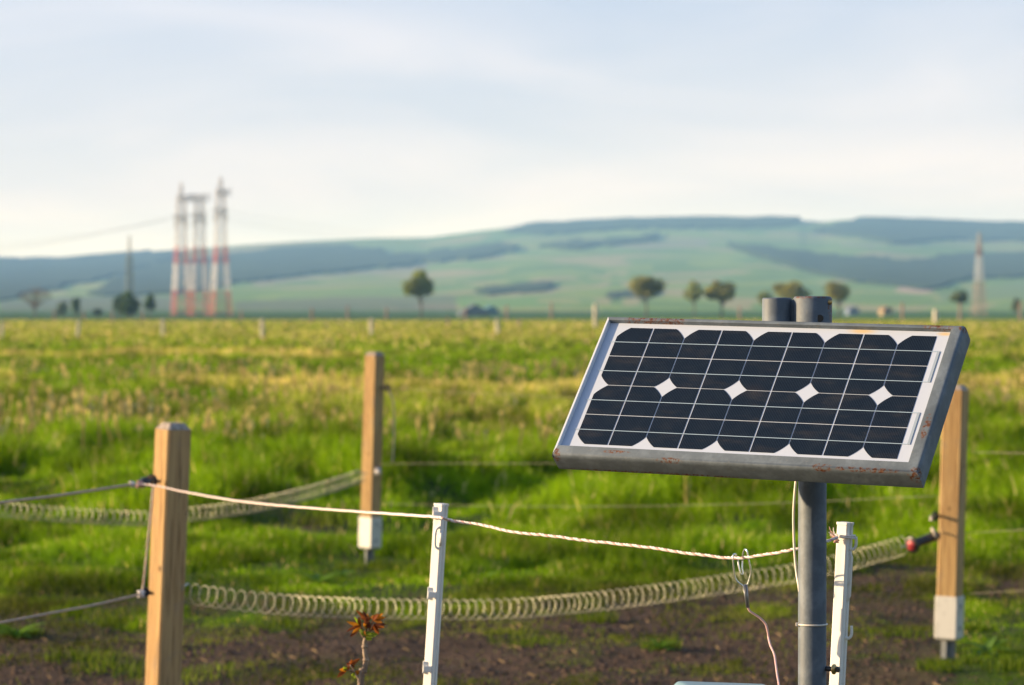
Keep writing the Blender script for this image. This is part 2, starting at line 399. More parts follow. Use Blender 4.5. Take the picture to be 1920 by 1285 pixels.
def grass_tone(X, Y):
    """0 = lush green, 1 = yellowed old grass, by place in the field"""
    d = Y; n = fbm(X / 6.0, Y / 14.0, 4, 71)
    t = 0.03 + 1.05 * np.exp(-((d - 57) / 8) ** 2) * sstep(0.30, 0.52, fbm(X / 5, Y / 16, 3, 93)) + 0.30 * np.exp(-((d - 42) / 5) ** 2) * sstep(0.4, 0.6, fbm(X / 3, Y / 6, 3, 95))
    t += 0.48 * sstep(95, 190, d) + 0.30 * (n - 0.45)
    t += 0.9 * np.exp(-((d - 102) / 10) ** 2) * sstep(0.38, 0.56, fbm(X / 9, Y / 30, 3, 97))
    return np.clip(t, 0, 1)
dr = np.concatenate([np.linspace(-40, 8, 14), np.linspace(9, 30, 190), 30 * (20000 / 30) ** (np.linspace(0, 1, 300)[1:])])
tt = np.concatenate([-np.geomspace(3.0, 0.32, 24), np.linspace(-0.30, 0.30, 330), np.geomspace(0.32, 3.0, 24)])
D, T_ = np.meshgrid(dr, tt, indexing='ij')
GX = T_ * np.maximum(np.abs(D), 14.0); GY = D
GZ = relief(GX, GY); GZ = np.where(D > 3000, -0.5, GZ)
nr, nc = D.shape
idx = np.arange(nr * nc).reshape(nr, nc)
Q = np.stack([idx[:-1, :-1], idx[:-1, 1:], idx[1:, 1:], idx[1:, :-1]], -1).reshape(-1, 4)
s = soil_mask(GX, GY)[..., None]; tn = grass_tone(GX, GY)[..., None]; nn = fbm(GX * 3, GY * 3, 3, 3)[..., None]
soilc = np.array([0.088, 0.060, 0.043]) * (0.75 + 0.6 * nn)
grn = np.array([0.040, 0.085, 0.008]) * (1 - tn) + np.array([0.20, 0.19, 0.060]) * tn
gc = soilc * s + grn * (1 - s)
crop = np.array([0.050, 0.140, 0.015]); crop2 = np.array([0.075, 0.20, 0.02])
far = sstep(505, 540, GY)[..., None]
gc = gc * (1 - far) + (crop * (1 - sstep(-50, 60, GX))[..., None] + crop2 * sstep(-50, 60, GX)[..., None]) * far
mg = vcol_mat('field_ground')
v = mg.coord()
mg.mix(mg.ramp(mg.noise(14, 6, v, 0.7), 0.42, 0.62, 0, 0.65), (0.050, 0.034, 0.026), mg.col)
mg.mix(mg.ramp(mg.noise(30, 5, v, 0.7), 0.52, 0.70, 0, 0.35), (0.13, 0.09, 0.055))
mg.bump(mg.noise(22, 6, v, 0.75), 0.9, 0.03)
field = np_mesh('ground', np.stack([GX, GY, GZ], -1).reshape(-1, 3), Q, mg.m, gc.reshape(-1, 3), True)
tag(field, kind='structure')

# ------------------------------------------------------------------ grass blades
def blades(d0, d1, dens, h0, h1, wid, seed, soil_density=0.08, spread=0.29):
    r = np.random.default_rng(seed)
    n = int(dens * spread * (d1 ** 2 - d0 ** 2))
    Y = np.sqrt(r.uniform(d0 ** 2, d1 ** 2, n)); X = r.uniform(-1, 1, n) * spread * Y
    s = soil_mask(X, Y); clump = fbm(X * 1.7, Y * 1.2, 3, 41); big = fbm(X / 2.3, Y / 3.2, 3, 43)
    keep = r.random(n) < np.clip((1 - s) * (0.5 + 1.1 * sstep(0.35, 0.6, clump)) + soil_density * s * (0.25 + sstep(0.45, 0.6, clump)), 0, 1)
    keep &= (Y > 23) | (r.random(n) < 0.25 + sstep(0.36, 0.52, fbm(X * 3.1, Y * 1.7, 3, 77)))
    X, Y, s, clump, big = X[keep], Y[keep], s[keep], clump[keep], big[keep]; n = len(X)
    tone = grass_tone(X, Y)
    lush = sstep(16.5, 20.5, Y + 3 * (big - 0.5))
    hh = (h0 + (h1 - h0) * sstep(0.38, 0.72, 0.5 * clump + 0.5 * big)) * r.uniform(0.55, 1.15, n) * (0.55 + 0.45 * lush) * (1 - 0.4 * s)
    for bp_ in (ground_at(1780, 12.95), ground_at(692, 17.9)): hh = hh * (1 - 0.75 * np.exp(-(((X - bp_.x) / 0.22) ** 2 + ((Y - bp_.y + 0.3) / 0.7) ** 2)))
    wd = wid * r.uniform(0.6, 1.3, n)
    a = r.uniform(0, 2 * PI, n); lean = r.uniform(0.05, 0.75, n) * hh; la = r.uniform(0, 2 * PI, n)
    ca, sa = np.cos(a) * wd / 2, np.sin(a) * wd / 2; lx, ly = np.cos(la) * lean, np.sin(la) * lean
    Z = relief(X, Y) - 0.004
    V = np.empty((n, 5, 3))
    V[:, 0] = np.stack([X - ca, Y - sa, Z], -1); V[:, 1] = np.stack([X + ca, Y + sa, Z], -1)
    mz = Z + hh * 0.6
    V[:, 2] = np.stack([X - ca * .8 + lx * .35, Y - sa * .8 + ly * .35, mz], -1); V[:, 3] = np.stack([X + ca * .8 + lx * .35, Y + sa * .8 + ly * .35, mz], -1)
    V[:, 4] = np.stack([X + lx, Y + ly, Z + hh * (1 - 0.25 * (lean / hh) ** 2)], -1)
    b = np.arange(n)[:, None] * 5
    Ft = np.concatenate([b + [0, 1, 3], b + [0, 3, 2], b + [2, 3, 4]])
    g1 = np.array([0.060, 0.145, 0.003]); g2 = np.array([0.205, 0.310, 0.004]); yl = np.array([0.37, 0.35, 0.065]); st = np.array([0.72, 0.53, 0.31])
    k = r.random(n)[:, None] * 0.6 + 0.4 * sstep(0.3, 0.7, clump)[:, None]
    c = g1 * (1 - k) + g2 * k
    t = np.clip(tone * r.uniform(0.5, 1.3, n), 0, 1)[:, None]; c = c * (1 - t) + yl * t
    dry = (r.random(n) < 0.03 + 0.30 * tone)[:, None]; c = np.where(dry, st, c)
    so = np.clip(s * 1.5, 0, 0.85)[:, None]; c = c * (1 - so) + np.array([0.10, 0.105, 0.025]) * so
    pt_ = fbm(X * 2.1 + 9, Y * 1.1, 4, 87)[:, None]; c = c * (0.55 + 0.85 * sstep(0.3, 0.65, pt_)) * np.array([1, 1, 1])
    c = c * r.uniform(0.8, 1.15, n)[:, None]
    return V.reshape(-1, 3), Ft, np.repeat(c, 5, 0)
parts = [blades(11.3, 16, 5200, 0.05, 0.12, 0.0055, 1, 0.085), blades(16, 21, 3300, 0.07, 0.20, 0.007, 2), blades(21, 34, 1100, 0.07, 0.38, 0.012, 3),
         blades(34, 60, 360, 0.08, 0.38, 0.020, 4), blades(60, 110, 80, 0.12, 0.32, 0.045, 5), blades(110, 250, 13, 0.13, 0.30, 0.11, 6, spread=0.27), blades(250, 520, 1.1, 0.12, 0.28, 0.35, 8, spread=0.27)]
def tuft(px, d, rad, n, h, wid, seed):
    r = np.random.default_rng(seed); b0 = ground_at(px, d); a = r.uniform(0, 2 * PI, n); q = rad * r.random(n) ** 0.7
    X = b0.x + q * np.cos(a); Y = b0.y + q * np.sin(a); hh = h * r.uniform(0.4, 1.1, n); wd = wid * r.uniform(0.6, 1.2, n)
    t = r.uniform(0, PI, n); cx_, cy_ = np.cos(t) * wd / 2, np.sin(t) * wd / 2; lx, ly = np.cos(a) * hh * r.uniform(0, .7, n), np.sin(a) * hh * r.uniform(0, .7, n); Z = relief(X, Y) - 0.004
    V = np.stack([np.stack([X - cx_, Y - cy_, Z], -1), np.stack([X + cx_, Y + cy_, Z], -1), np.stack([X - cx_ * .8 + lx * .35, Y - cy_ * .8 + ly * .35, Z + hh * .6], -1), np.stack([X + cx_ * .8 + lx * .35, Y + cy_ * .8 + ly * .35, Z + hh * .6], -1), np.stack([X + lx, Y + ly, Z + hh], -1)], 1)
    b = np.arange(n)[:, None] * 5; k = r.random(n)[:, None]
    return V.reshape(-1, 3), np.concatenate([b + [0, 1, 3], b + [0, 3, 2], b + [2, 3, 4]]), np.repeat(np.array([0.05, 0.10, 0.006]) * (1 - k) + np.array([0.13, 0.17, 0.015]) * k, 5, 0)
parts += [tuft(1780, 12.95, 0.14, 260, 0.045, 0.006, 31), tuft(692, 17.9, 0.2, 260, 0.06, 0.007, 32), tuft(295, 9.9, 0.15, 300, 0.1, 0.006, 33)]
for q_, (px, y) in enumerate([(40, 1195), (230, 1262), (350, 1265), (1240, 1218), (990, 1205), (1870, 1225), (1830, 1180), (1900, 1260), (930, 1130), (1120, 1165), (1680, 1190), (520, 1175), (1760, 1262), (150, 1245)]):
    parts.append(tuft(px, HC * F / (y - HZ), 0.10 + 0.08 * (q_ % 3), 150, 0.05 + 0.02 * (q_ % 2), 0.0055, 50 + q_))
Vs, Fs, Cs, o_ = [], [], [], 0
for V, Ft, C in parts:
    Vs.append(V); Fs.append(Ft + o_); Cs.append(C); o_ += len(V)
g = np_mesh('grass', np.concatenate(Vs), np.concatenate(Fs), M_GRASS, np.concatenate(Cs))
tag(g, 'green pasture grass with lush tufts behind the fence', 'grass', kind='stuff')

# dry stalks and seed heads standing out of the pasture
def stalks(n, d0, d1, seed):
    r = np.random.default_rng(seed); V = []; Fc = []; C = []; b = 0
    for i in range(n):
        Y = r.uniform(d0, d1); X = r.uniform(-0.27, 0.27) * Y
        if r.random() > sstep(0.42, 0.66, fbm(X / 3.0, Y / 5.0, 3, 61)) + 0.06: continue
        z = float(relief(np.array([X]), np.array([Y]))[0]); k = r.random()
        h = r.uniform(0.16, 0.36); wd = 0.0022 * Y ** 0.62 * 0.55; tx, ty = r.normal(0, 0.06, 2)
        hh, hw = (r.uniform(0.05, 0.13), wd * r.uniform(2.0, 4.0)) if k > 0.2 else (0.04, 0.022)
        c = np.array([0.74, 0.60, 0.34]) * r.uniform(0.6, 1.15) if k > 0.2 else np.array([0.58, 0.55, 0.44]) * r.uniform(0.7, 1.1)
        for ax in ((1, 0), (0, 1)):
            dx, dy = ax
            P = [(X - dx * wd, Y - dy * wd, z), (X + dx * wd, Y + dy * wd, z), (X + tx + dx * wd, Y + ty + dy * wd, z + h), (X + tx - dx * wd, Y + ty - dy * wd, z + h)]
            H = [(X + tx, Y + ty, z + h - 0.01), (X + tx + dx * hw, Y + ty + dy * hw, z + h + hh * .4), (X + tx * 1.1, Y + ty * 1.1, z + h + hh), (X + tx - dx * hw, Y + ty - dy * hw, z + h + hh * .4)]
            V += P + H; Fc += [(b, b + 1, b + 2, b + 3), (b + 4, b + 5, b + 6, b + 7)]; C += [c * 0.7] * 4 + [c] * 4; b += 8
    return V, Fc, C
Va, Fa, Ca = stalks(4600, 30, 76, 11)
sk = np_mesh('dry_stalks', np.array(Va), np.array(Fa), leafy('dry_stalk', trans=0.3), np.array(Ca))
tag(sk, 'pale dry grass stalks and seed heads across the pasture', 'dry grass', kind='stuff')

# clods, straw and low weeds on the bare soil
r = np.random.default_rng(5); V = []; Fc = []; C = []; b = 0
Y5 = r.uniform(11.5, 18.5, 22000); X5 = r.uniform(-0.27, 0.27, 22000) * Y5; SM5 = soil_mask(X5, Y5); RN5 = r.random(22000); RZ5 = relief(X5, Y5)
for i in range(22000):
    Y = Y5[i]; X = X5[i]
    if SM5[i] < 0.15 + 0.4 * RN5[i]: continue
    z = float(RZ5[i]); k = r.random()
    if k < 0.975:
        a = r.uniform(0.005, 0.022); c = np.array([0.090, 0.060, 0.043]) * r.uniform(0.6, 1.5)
        P = np.array([(1, 0, 0), (0, 1, 0), (-1, 0, 0), (0, -1, 0), (0.2, 0.1, 0.8)]) * a * r.uniform(0.6, 1.3, (5, 3)) + (X, Y, z - a * 0.15)
        V += list(P); Fc += [(b, b + 1, b + 4, b + 4), (b + 1, b + 2, b + 4, b + 4), (b + 2, b + 3, b + 4, b + 4), (b + 3, b, b + 4, b + 4)]; C += [c] * 5; b += 5
    else:
        a = r.uniform(0, PI); l = r.uniform(0.008, 0.024); q = np.array([math.cos(a), math.sin(a)]) * l; p = np.array([-q[1], q[0]]) * 0.06
        c = np.array([0.27, 0.20, 0.12]) * r.uniform(0.6, 1.2); z += 0.008
        V += [(X - q[0], Y - q[1], z), (X + q[0], Y + q[1], z + 0.01), (X + q[0] + p[0], Y + q[1] + p[1], z + 0.016), (X - q[0] + p[0], Y - q[1] + p[1], z + 0.006)]
        Fc.append((b, b + 1, b + 2, b + 3)); C += [c] * 4; b += 4
tri = [f[:3] for f in Fc if f[2] == f[3]] + [t for f in Fc if f[2] != f[3] for t in ((f[0], f[1], f[2]), (f[0], f[2], f[3]))]
cl = np_mesh('soil_clods', np.array(V), np.array(tri), vcol_mat('clod').m, np.array(C))
tag(cl, 'brown crumbs of soil and straw on the bare ground', 'soil', kind='stuff')

# ------------------------------------------------------------------ hills
SKY_X = [-700, -300, 0, 100, 235, 330, 450, 560, 700, 800, 900, 1000, 1100, 1200, 1300, 1400, 1500, 1508, 1545, 1580, 1620, 1660, 1760, 1830, 1920, 2300, 2700]
SKY_Y = [500, 492, 487, 487, 478, 470, 460, 453, 447, 446, 433, 423, 416, 412, 411, 411, 412, 414, 416, 413, 411, 411, 416, 420, 420, 430, 445]
def in_poly(x, y, P):
    r_ = np.zeros(x.shape, bool); j = len(P) - 1
    for i in range(len(P)):
        xi, yi = P[i]; xj, yj = P[j]
        r_ ^= ((yi > y) != (yj > y)) & (x < (xj - xi) * (y - yi) / (yj - yi + 1e-9) + xi); j = i
    return r_
D0, D1 = 1700.0, 7000.0
us = np.concatenate([np.linspace(0, 1, 190), np.linspace(1.02, 1.35, 14)]); xs = np.arange(-700, 2700, 8.0)
U, PXg = np.meshgrid(us, xs, indexing='ij')
DD = D0 + (D1 - D0) * U
ysk = np.interp(PXg, SKY_X, SKY_Y)
rise = (585 + 3 - ysk) * np.clip(U, 0, 1) ** 0.85
PYg = 588 - rise + (fbm(PXg / 160, U * 7, 3, 81) - 0.5) * 7 * np.sin(np.clip(U, 0, 1) * PI)
HZm = HC + DD * (HZ - PYg) / F
HZm = np.where(U > 1, HZm[189][None, :] - (U - 1) * 450, HZm)
HXm = (PXg - CX) / F * DD
forest = [
 [(-700, 494), (0, 487), (235, 479), (330, 471), (340, 482), (300, 497), (220, 520), (120, 540), (0, 566), (-700, 575)],
 [(160, 552), (230, 522), (300, 497), (440, 480), (560, 467), (650, 466), (722, 470), (732, 483), (790, 477), (870, 467), (940, 460), (972, 463), (966, 475), (900, 486), (800, 496), (700, 506), (600, 515), (480, 527), (430, 532), (330, 553), (250, 556)],
 [(1000, 463), (1080, 456), (1180, 449), (1240, 440), (1238, 452), (1160, 462), (1060, 470)],
 [(940, 432), (1100, 400), (1503, 400), (1500, 424), (1400, 429), (1280, 431), (1180, 432), (1060, 440), (960, 440)],
 [(888, 545), (960, 535), (1040, 529), (1042, 541), (980, 551), (905, 554)],
 [(1358, 460), (1400, 462), (1450, 469), (1560, 482), (1700, 492), (1800, 480), (2700, 470), (2700, 545), (1920, 520), (1800, 527), (1750, 546), (1700, 541), (1600, 530), (1520, 512), (1420, 484)],
 [(1520, 436), (1575, 424), (1640, 400), (1760, 400), (2700, 400), (2700, 470), (1920, 452), (1750, 452), (1690, 462), (1600, 446)],
 [(1130, 548), (1230, 540), (1240, 556), (1140, 562)],
]
wmask = np.zeros(PXg.shape, bool)
wob = (fbm(PXg / 22, PYg / 8, 3, 15) - 0.5) * 9
for P in forest: wmask |= in_poly(PXg + wob * 2, PYg + wob, P)
wmask &= (U <= 1.05)
fld = np.floor(fbm(PXg / 210 + 5, U * 9 + PXg / 900, 1, 101) * 9)
rnd = _h(fld, np.floor(PXg / 260 + 3 * np.sin(U * 9)), 7)
pal = np.array([[0.17, 0.27, 0.06], [0.22, 0.31, 0.07], [0.14, 0.24, 0.06], [0.28, 0.31, 0.10], [0.18, 0.28, 0.08], [0.32, 0.30, 0.14]])
hc = pal[(rnd * 5.99).astype(int)]
def paint(P, c, m=1.0):
    k = in_poly(PXg + wob * 1.2, PYg + wob * 0.4, P); hc[k] = np.array(c) * m + hc[k] * (1 - m)
paint([(440, 566), (620, 557), (850, 555), (858, 583), (440, 584)], (0.13, 0.125, 0.12), 0.6)
paint([(860, 560), (1010, 556), (1010, 576), (860, 580)], (0.17, 0.30, 0.08))
paint([(470, 530), (620, 516), (800, 499), (800, 505), (620, 522), (480, 536)], (0.30, 0.27, 0.17))
paint([(1130, 463), (1240, 454), (1330, 450), (1330, 462), (1200, 468)], (0.28, 0.26, 0.17), 0.8)
paint([(200, 515), (235, 512), (232, 545), (205, 545)], (0.30, 0.31, 0.16))
paint([(1690, 538), (1760, 545), (1730, 552), (1680, 548)], (0.45, 0.33, 0.24))
paint([(1580, 455), (1640, 458), (1640, 466), (1580, 462)], (0.24, 0.27, 0.13))
paint([(0, 566), (150, 556), (330, 556), (330, 586), (0, 586)], (0.13, 0.15, 0.11), 0.8)
paint([(1760, 552), (1920, 528), (2000, 528), (2000, 560), (1760, 562)], (0.18, 0.26, 0.10))
hc[PYg > 583.5] = (0.055, 0.150, 0.016)
hc[wmask] = (0.028, 0.045, 0.022)
nr2, nc2 = U.shape; idx = np.arange(nr2 * nc2).reshape(nr2, nc2)
Q = np.stack([idx[:-1, :-1], idx[:-1, 1:], idx[1:, 1:], idx[1:, :-1]], -1).reshape(-1, 4)
hm = vcol_mat('hill_fields')
hills = np_mesh('hills', np.stack([HXm, DD, HZm], -1).reshape(-1, 3), Q, hm.m, hc.reshape(-1, 3), True)
tag(hills, kind='structure')
# woods standing on the hillside: canopy raised over the slope, with its own edge
qm = wmask[:-1, :-1] & wmask[1:, :-1] & wmask[:-1, 1:] & wmask[1:, 1:]
canopy = (3 + 6 * fbm(HXm / 60, DD / 60, 2, 19)) * np.clip((DD - 1900) / 3000, 0.10, 1)
top = np.stack([HXm, DD, HZm + canopy], -1); low = np.stack([HXm, DD, HZm - 4], -1)
VV = np.concatenate([top.reshape(-1, 3), low.reshape(-1, 3)]); off = nr2 * nc2
ii, jj = np.nonzero(qm); qf = []
for i, j in zip(ii, jj):
    qf.append((idx[i, j], idx[i, j + 1], idx[i + 1, j + 1], idx[i + 1, j]))
    if i == 0 or not qm[i - 1, j]: qf.append((idx[i, j], idx[i, j] + off, idx[i, j + 1] + off, idx[i, j + 1]))
    if j == 0 or not qm[i, j - 1]: qf.append((idx[i, j], idx[i + 1, j], idx[i + 1, j] + off, idx[i, j] + off))
    if j + 1 >= nc2 - 1 or not qm[i, j + 1]: qf.append((idx[i, j + 1], idx[i, j + 1] + off, idx[i + 1, j + 1] + off, idx[i + 1, j + 1]))
    if i + 1 >= nr2 - 1 or not qm[i + 1, j]: qf.append((idx[i + 1, j], idx[i + 1, j + 1], idx[i + 1, j + 1] + off, idx[i + 1, j] + off))
qf = np.array(qf); used, inv_ = np.unique(qf.ravel(), return_inverse=True)
mw = Mat('wood_canopy', (0.030, 0.050, 0.022), 0.9, 0, 0.1); mw.mix(mw.ramp(mw.noise(0.02, 4, mw.coord()), 0.4, 0.65, 0, 0.7), (0.05, 0.075, 0.03))
wd_ = np_mesh('distant_woods', VV[used], inv_.reshape(-1, 4), mw.m, None, False)
tag(wd_, 'dark blue green woods spread over the distant hills', 'woods', kind='stuff')

# ------------------------------------------------------------------ distant trees
def crown_mesh(c, rad, n, size, seed, cols, holes=0.45, flat=0.0):
    r = np.random.default_rng(seed); V = []; Fc = []; C = []
    lob = [(np.array([0, 0, 0]), 0.72)] + [(r.normal(0, 1, 3), r.uniform(0.30, 0.5)) for _ in range(11)]
    lob = [(p / max(np.linalg.norm(p), 1e-6) * (0.62 if k else 0), s_) for k, (p, s_) in enumerate(lob)]
    P = np.empty((n, 3)); N_ = np.empty((n, 3)); tone = np.empty(n)
    lt = r.uniform(0.65, 1.25, len(lob))
    for i in range(n):
        k = r.integers(0, len(lob)) if r.random() > 0.2 else 0
        q = r.normal(0, 1, 3); q /= np.linalg.norm(q); p = lob[k][0] + q * lob[k][1] * (r.random() ** 0.33)
        if flat and p[2] < -flat: p[2] = -flat + r.uniform(-0.05, 0.12)
        P[i] = p; N_[i] = q + r.normal(0, 0.5, 3); tone[i] = lt[k]
    N_ /= np.linalg.norm(N_, axis=1)[:, None]
    A = np.cross(N_, [0.3, 0.2, 0.9]); A /= np.linalg.norm(A, axis=1)[:, None] + 1e-9; B = np.cross(N_, A)
    P = P * np.array(rad) + np.array(c); sz = size * r.uniform(0.5, 1.3, n)[:, None]
    V = np.stack([P - A * sz, P - B * sz * .6, P + A * sz, P + B * sz * .6], 1).reshape(-1, 3)
    Fq = np.arange(4 * n).reshape(n, 4)
    c0 = np.array(cols[0]); c1 = np.array(cols[1]); k = r.random(n)[:, None]
    C = (c0 * (1 - k) + c1 * k) * tone[:, None]
    return V, Fq, np.repeat(C, 4, 0)
def tree(px, y_top, y_base, wpx, d, label, seed, name='round_tree', cols=((0.075, 0.10, 0.030), (0.12, 0.15, 0.045)), crown_frac=0.66, n=1500, lean=0, leaf=0.42, group='trees along the far field edge', trunk_r=0.3, flat=0.55, xoff=0):
    s = F / d; H = (y_base - y_top) / s; W = wpx / s
    base = ground_at(px, d)
    t = thing(name, base, label, 'tree', group)
    r_ = random.Random(seed); ch = H * crown_frac; cz = H - ch / 2; ox = xoff / s
    m = MB(); m.tube([(0, 0, -0.3), (0.02 * H, 0, H * 0.2), (ox * 0.6, 0, cz * 0.8), (ox, 0, H * 0.8)], [trunk_r, trunk_r * 0.8, trunk_r * 0.6, 0.06], 8)
    for k in range(9):
        a = r_.uniform(0, 2 * PI); z0 = H * (1 - crown_frac) * r_.uniform(0.8, 1.3); e = Vector((ox + math.cos(a) * W * 0.4, math.sin(a) * W * 0.4, cz + r_.uniform(-0.1, 0.3) * ch))
        s0 = Vector((ox * 0.5, 0, z0)); mid = s0.lerp(e, 0.5) + Vector((0, 0, -0.04 * H))
        m.tube([s0, mid, e], [trunk_r * 0.4, trunk_r * 0.25, 0.03], 6)
    m.build('trunk', M_BARK, t, smooth=True)
    V, Fq, C = crown_mesh((ox, 0, cz), (W / 2, W / 2, ch / 2), n, leaf, seed, cols, flat=flat)
    c = np_mesh('crown', V, Fq, M_LEAF, C); c.parent = t
    return t
DT = 760.0; yb = HZ + HC * F / DT
G1 = ((0.16, 0.20, 0.035), (0.27, 0.30, 0.05))
tree(789, 507, yb, 66, DT, 'tall round green tree standing alone left of the panel', 1, crown_frac=0.66, n=2600, xoff=-3, cols=G1)
G2 = ((0.19, 0.19, 0.05), (0.30, 0.28, 0.07))
tree(1211, 515, yb, 80, DT, 'broad dome-crowned tree, nearest above the panel top left', 2, crown_frac=0.62, n=2400, cols=G2)
tree(1301, 527, yb, 42, DT + 60, 'small pale tree touching a larger round tree at its right', 3, cols=((0.17, 0.21, 0.06), (0.26, 0.28, 0.09)), n=1100, trunk_r=0.2)
tree(1352, 523, yb, 66, DT, 'brownish round tree behind the middle of the panel', 4, crown_frac=0.7, n=2000, cols=G2)
tree(1436, 541, yb, 40, DT + 80, 'low faint tree just left of the steel pipes', 5, cols=((0.17, 0.21, 0.06), (0.26, 0.28, 0.09)), n=900, trunk_r=0.2)
tree(1482, 526, yb, 84, DT + 20, 'wide flat-crowned tree directly behind the two steel pipes', 6, crown_frac=0.62, n=2200, cols=G2)
tree(1573, 522, yb, 62, DT, 'rounded tree just right of the steel pipes', 7, crown_frac=0.66, n=1800, cols=G2)
tree(1800, 539, 597, 44, DT, 'small thin-crowned tree beside the distant mast', 8, crown_frac=0.6, n=800, cols=((0.08, 0.12, 0.05), (0.13, 0.17, 0.07)), trunk_r=0.2)
tree(1905, 556, 594, 22, 900, 'tiny dark tree at the right edge of the photo', 9, crown_frac=0.8, n=400, trunk_r=0.15)
DKG = ((0.05, 0.105, 0.030), (0.09, 0.15, 0.04))
tree(243, 546, 597, 46, 740, 'dark bushy spruce at the foot of the thin mast', 10, 'bushy_tree', DKG, 0.95, 1800, flat=0, group='trees on the left of the field edge')
tree(223, 552, 596, 26, 760, 'narrow green tree left of the dark bushy spruce', 11, 'bushy_tree', ((0.05, 0.10, 0.035), (0.08, 0.13, 0.05)), 0.9, 700, flat=0, group='trees on the left of the field edge', trunk_r=0.2)
tree(281, 544, 592, 25, 780, 'narrow green tree between the thin mast and the pylons', 12, 'bushy_tree', ((0.05, 0.10, 0.035), (0.08, 0.13, 0.05)), 0.8, 900, flat=0, group='trees on the left of the field edge', trunk_r=0.2)
tree(143, 551, 590, 22, 900, 'small pointed conifer right of the bare tree', 13, 'conifer', DKG, 0.9, 600, flat=0, group='trees on the left of the field edge', trunk_r=0.2)
tree(115, 559, 590, 30, 950, 'low green shrub between bare tree and conifer', 14, 'shrub', ((0.06, 0.11, 0.04), (0.1, 0.14, 0.05)), 0.95, 500, flat=0, group='trees on the left of the field edge', trunk_r=0.15)
tree(183, 573, 590, 24, 950, 'lowest round shrub between the conifer and the thin mast', 15, 'shrub', ((0.05, 0.09, 0.035), (0.08, 0.12, 0.04)), 0.95, 350, flat=0, group='trees on the left of the field edge', trunk_r=0.15)
tree(65, 532, 594, 64, 800, 'wide leafless brownish tree at the far left', 16, 'bare_tree', ((0.16, 0.12, 0.11), (0.20, 0.16, 0.13)), 0.75, 420, leaf=0.22, group='trees on the left of the field edge', trunk_r=0.25)
# bare limbs for the leafless tree
bt = [o for o in COL.objects if o.name.startswith('bare_tree')][0]; m = MB(); r_ = random.Random(3); s = F / 800
def limb(p, dirv, l, rad, k):
    e = p + dirv * l; m.bar(p, e, rad, 5, rad * 0.6)
    if k:
        for _ in range(3 if k > 1 else 4):
            nd = (dirv + Vector((r_.uniform(-.8, .8), r_.uniform(-.8, .8), r_.uniform(-.15, .5)))).normalized(); limb(e, nd, l * 0.72, rad * 0.55, k - 1)
for a in range(5):
    an = a * 1.26; limb(Vector((0, 0, 2.6)), Vector((math.cos(an) * .9, math.sin(an) * .9, 0.7)).normalized(), 2.2, 0.13, 3)
m.build('limbs', M_BARK, bt)

# ------------------------------------------------------------------ pylons, masts and power lines
def mast_mat(name, bands):
    m = Mat(name, bands[0][1], 0.6, 0.1); t = m.n('ShaderNodeTexCoord'); sx = m.n('ShaderNodeSeparateXYZ'); m.L(t.outputs['Object'], sx.inputs[0])
    for z, c in bands[1:]: m.mix(m.ramp(sx.outputs['Z'], z - 0.1, z + 0.1), c)
    return m.m
RD = (0.50, 0.08, 0.06); WH = (0.75, 0.72, 0.70); GY_ = (0.36, 0.32, 0.30)
def lattice(mb, z0, w0, z1, w1, n, r, rz=0.35):
    R = Matrix.Rotation(rz, 3, 'Z'); prev = None
    for i in range(n + 1):
        t = i / n; z = z0 + (z1 - z0) * t; w_ = (w0 + (w1 - w0) * t) / 2
        ring = [R @ Vector((a * w_, b * w_, z)) for a, b in ((-1, -1), (1, -1), (1, 1), (-1, 1))]
        for k in range(4): mb.bar(ring[k], ring[(k + 1) % 4], r * 0.6, 4)
        if prev:
            for k in range(4):
                mb.bar(prev[k], ring[k], r, 5); mb.bar(prev[k], ring[(k + 1) % 4], r * 0.55, 4); mb.bar(prev[(k + 1) % 4], ring[k], r * 0.55, 4)
        prev = ring
PD = 1300.0; ps = F / PD; zy = lambda y: HC - (y - HZ) / ps
pyl = []
M_ARM = Mat('arm_steel', (0.24, 0.21, 0.19), 0.6).m
def pylon(px, base_w, top_px, y_low, y_arm, y_peak, arm_l, arm_r, label, d=PD):
    t = thing('pylon', ground_at(px, d), label, 'pylon', 'red and white pylons on the left horizon')
    mat = mast_mat('pylon_paint', [(0, RD), (zy(545), WH), (zy(495), RD), (zy(462), (0.55, 0.50, 0.47)), (zy(400), GY_)])
    b_ = MB(); lattice(b_, -0.5, base_w / ps, zy(465), 19 / ps, 7, 0.23); lattice(b_, zy(465), 19 / ps, zy(y_arm), 13 / ps, 9, 0.15)
    b_.build('tower_body', mat, t)
    for y, w_, l, r2 in ((y_low, 3.0, 13, 13), (y_arm, 2.4, arm_l, arm_r)):
        a = MB(); z = zy(y)
        for dy in (-1.2, 1.2):
            a.bar((-l / ps, dy, z), (r2 / ps, dy, z), 0.17, 5); a.bar((-l / ps * .8, dy, z - w_), (r2 / ps * .8, dy, z - w_), 0.14, 5)
            for k in range(9):
                x0 = -l / ps + (l + r2) / ps * k / 9; x1 = x0 + (l + r2) / ps / 9; a.bar((x0, dy, z), (x1, dy, z - w_), 0.08, 4)
        a.bar((-l / ps, -1.2, z), (-l / ps, 1.2, z), 0.2, 4); a.bar((r2 / ps, -1.2, z), (r2 / ps, 1.2, z), 0.2, 4)
        a.build('crossarm', M_ARM, t)
    if y_peak:
        p_ = MB(); lattice(p_, zy(y_arm), 9 / ps, zy(y_peak), 2 / ps, 5, 0.09); p_.build('peak', mat, t)
    for sx_ in (-11, 11): i_ = MB(); i_.tube([(sx_ / ps, 0, zy(y_low) - 3), (sx_ / ps, 0, zy(y_low) - 5.5)], 0.2, 6); i_.build('insulator', M_BLACK, t)
    return t
pylon(340, 30, 345, 404, 368, 343, 6, 24, 'red and white lattice pylon, leftmost of the three')
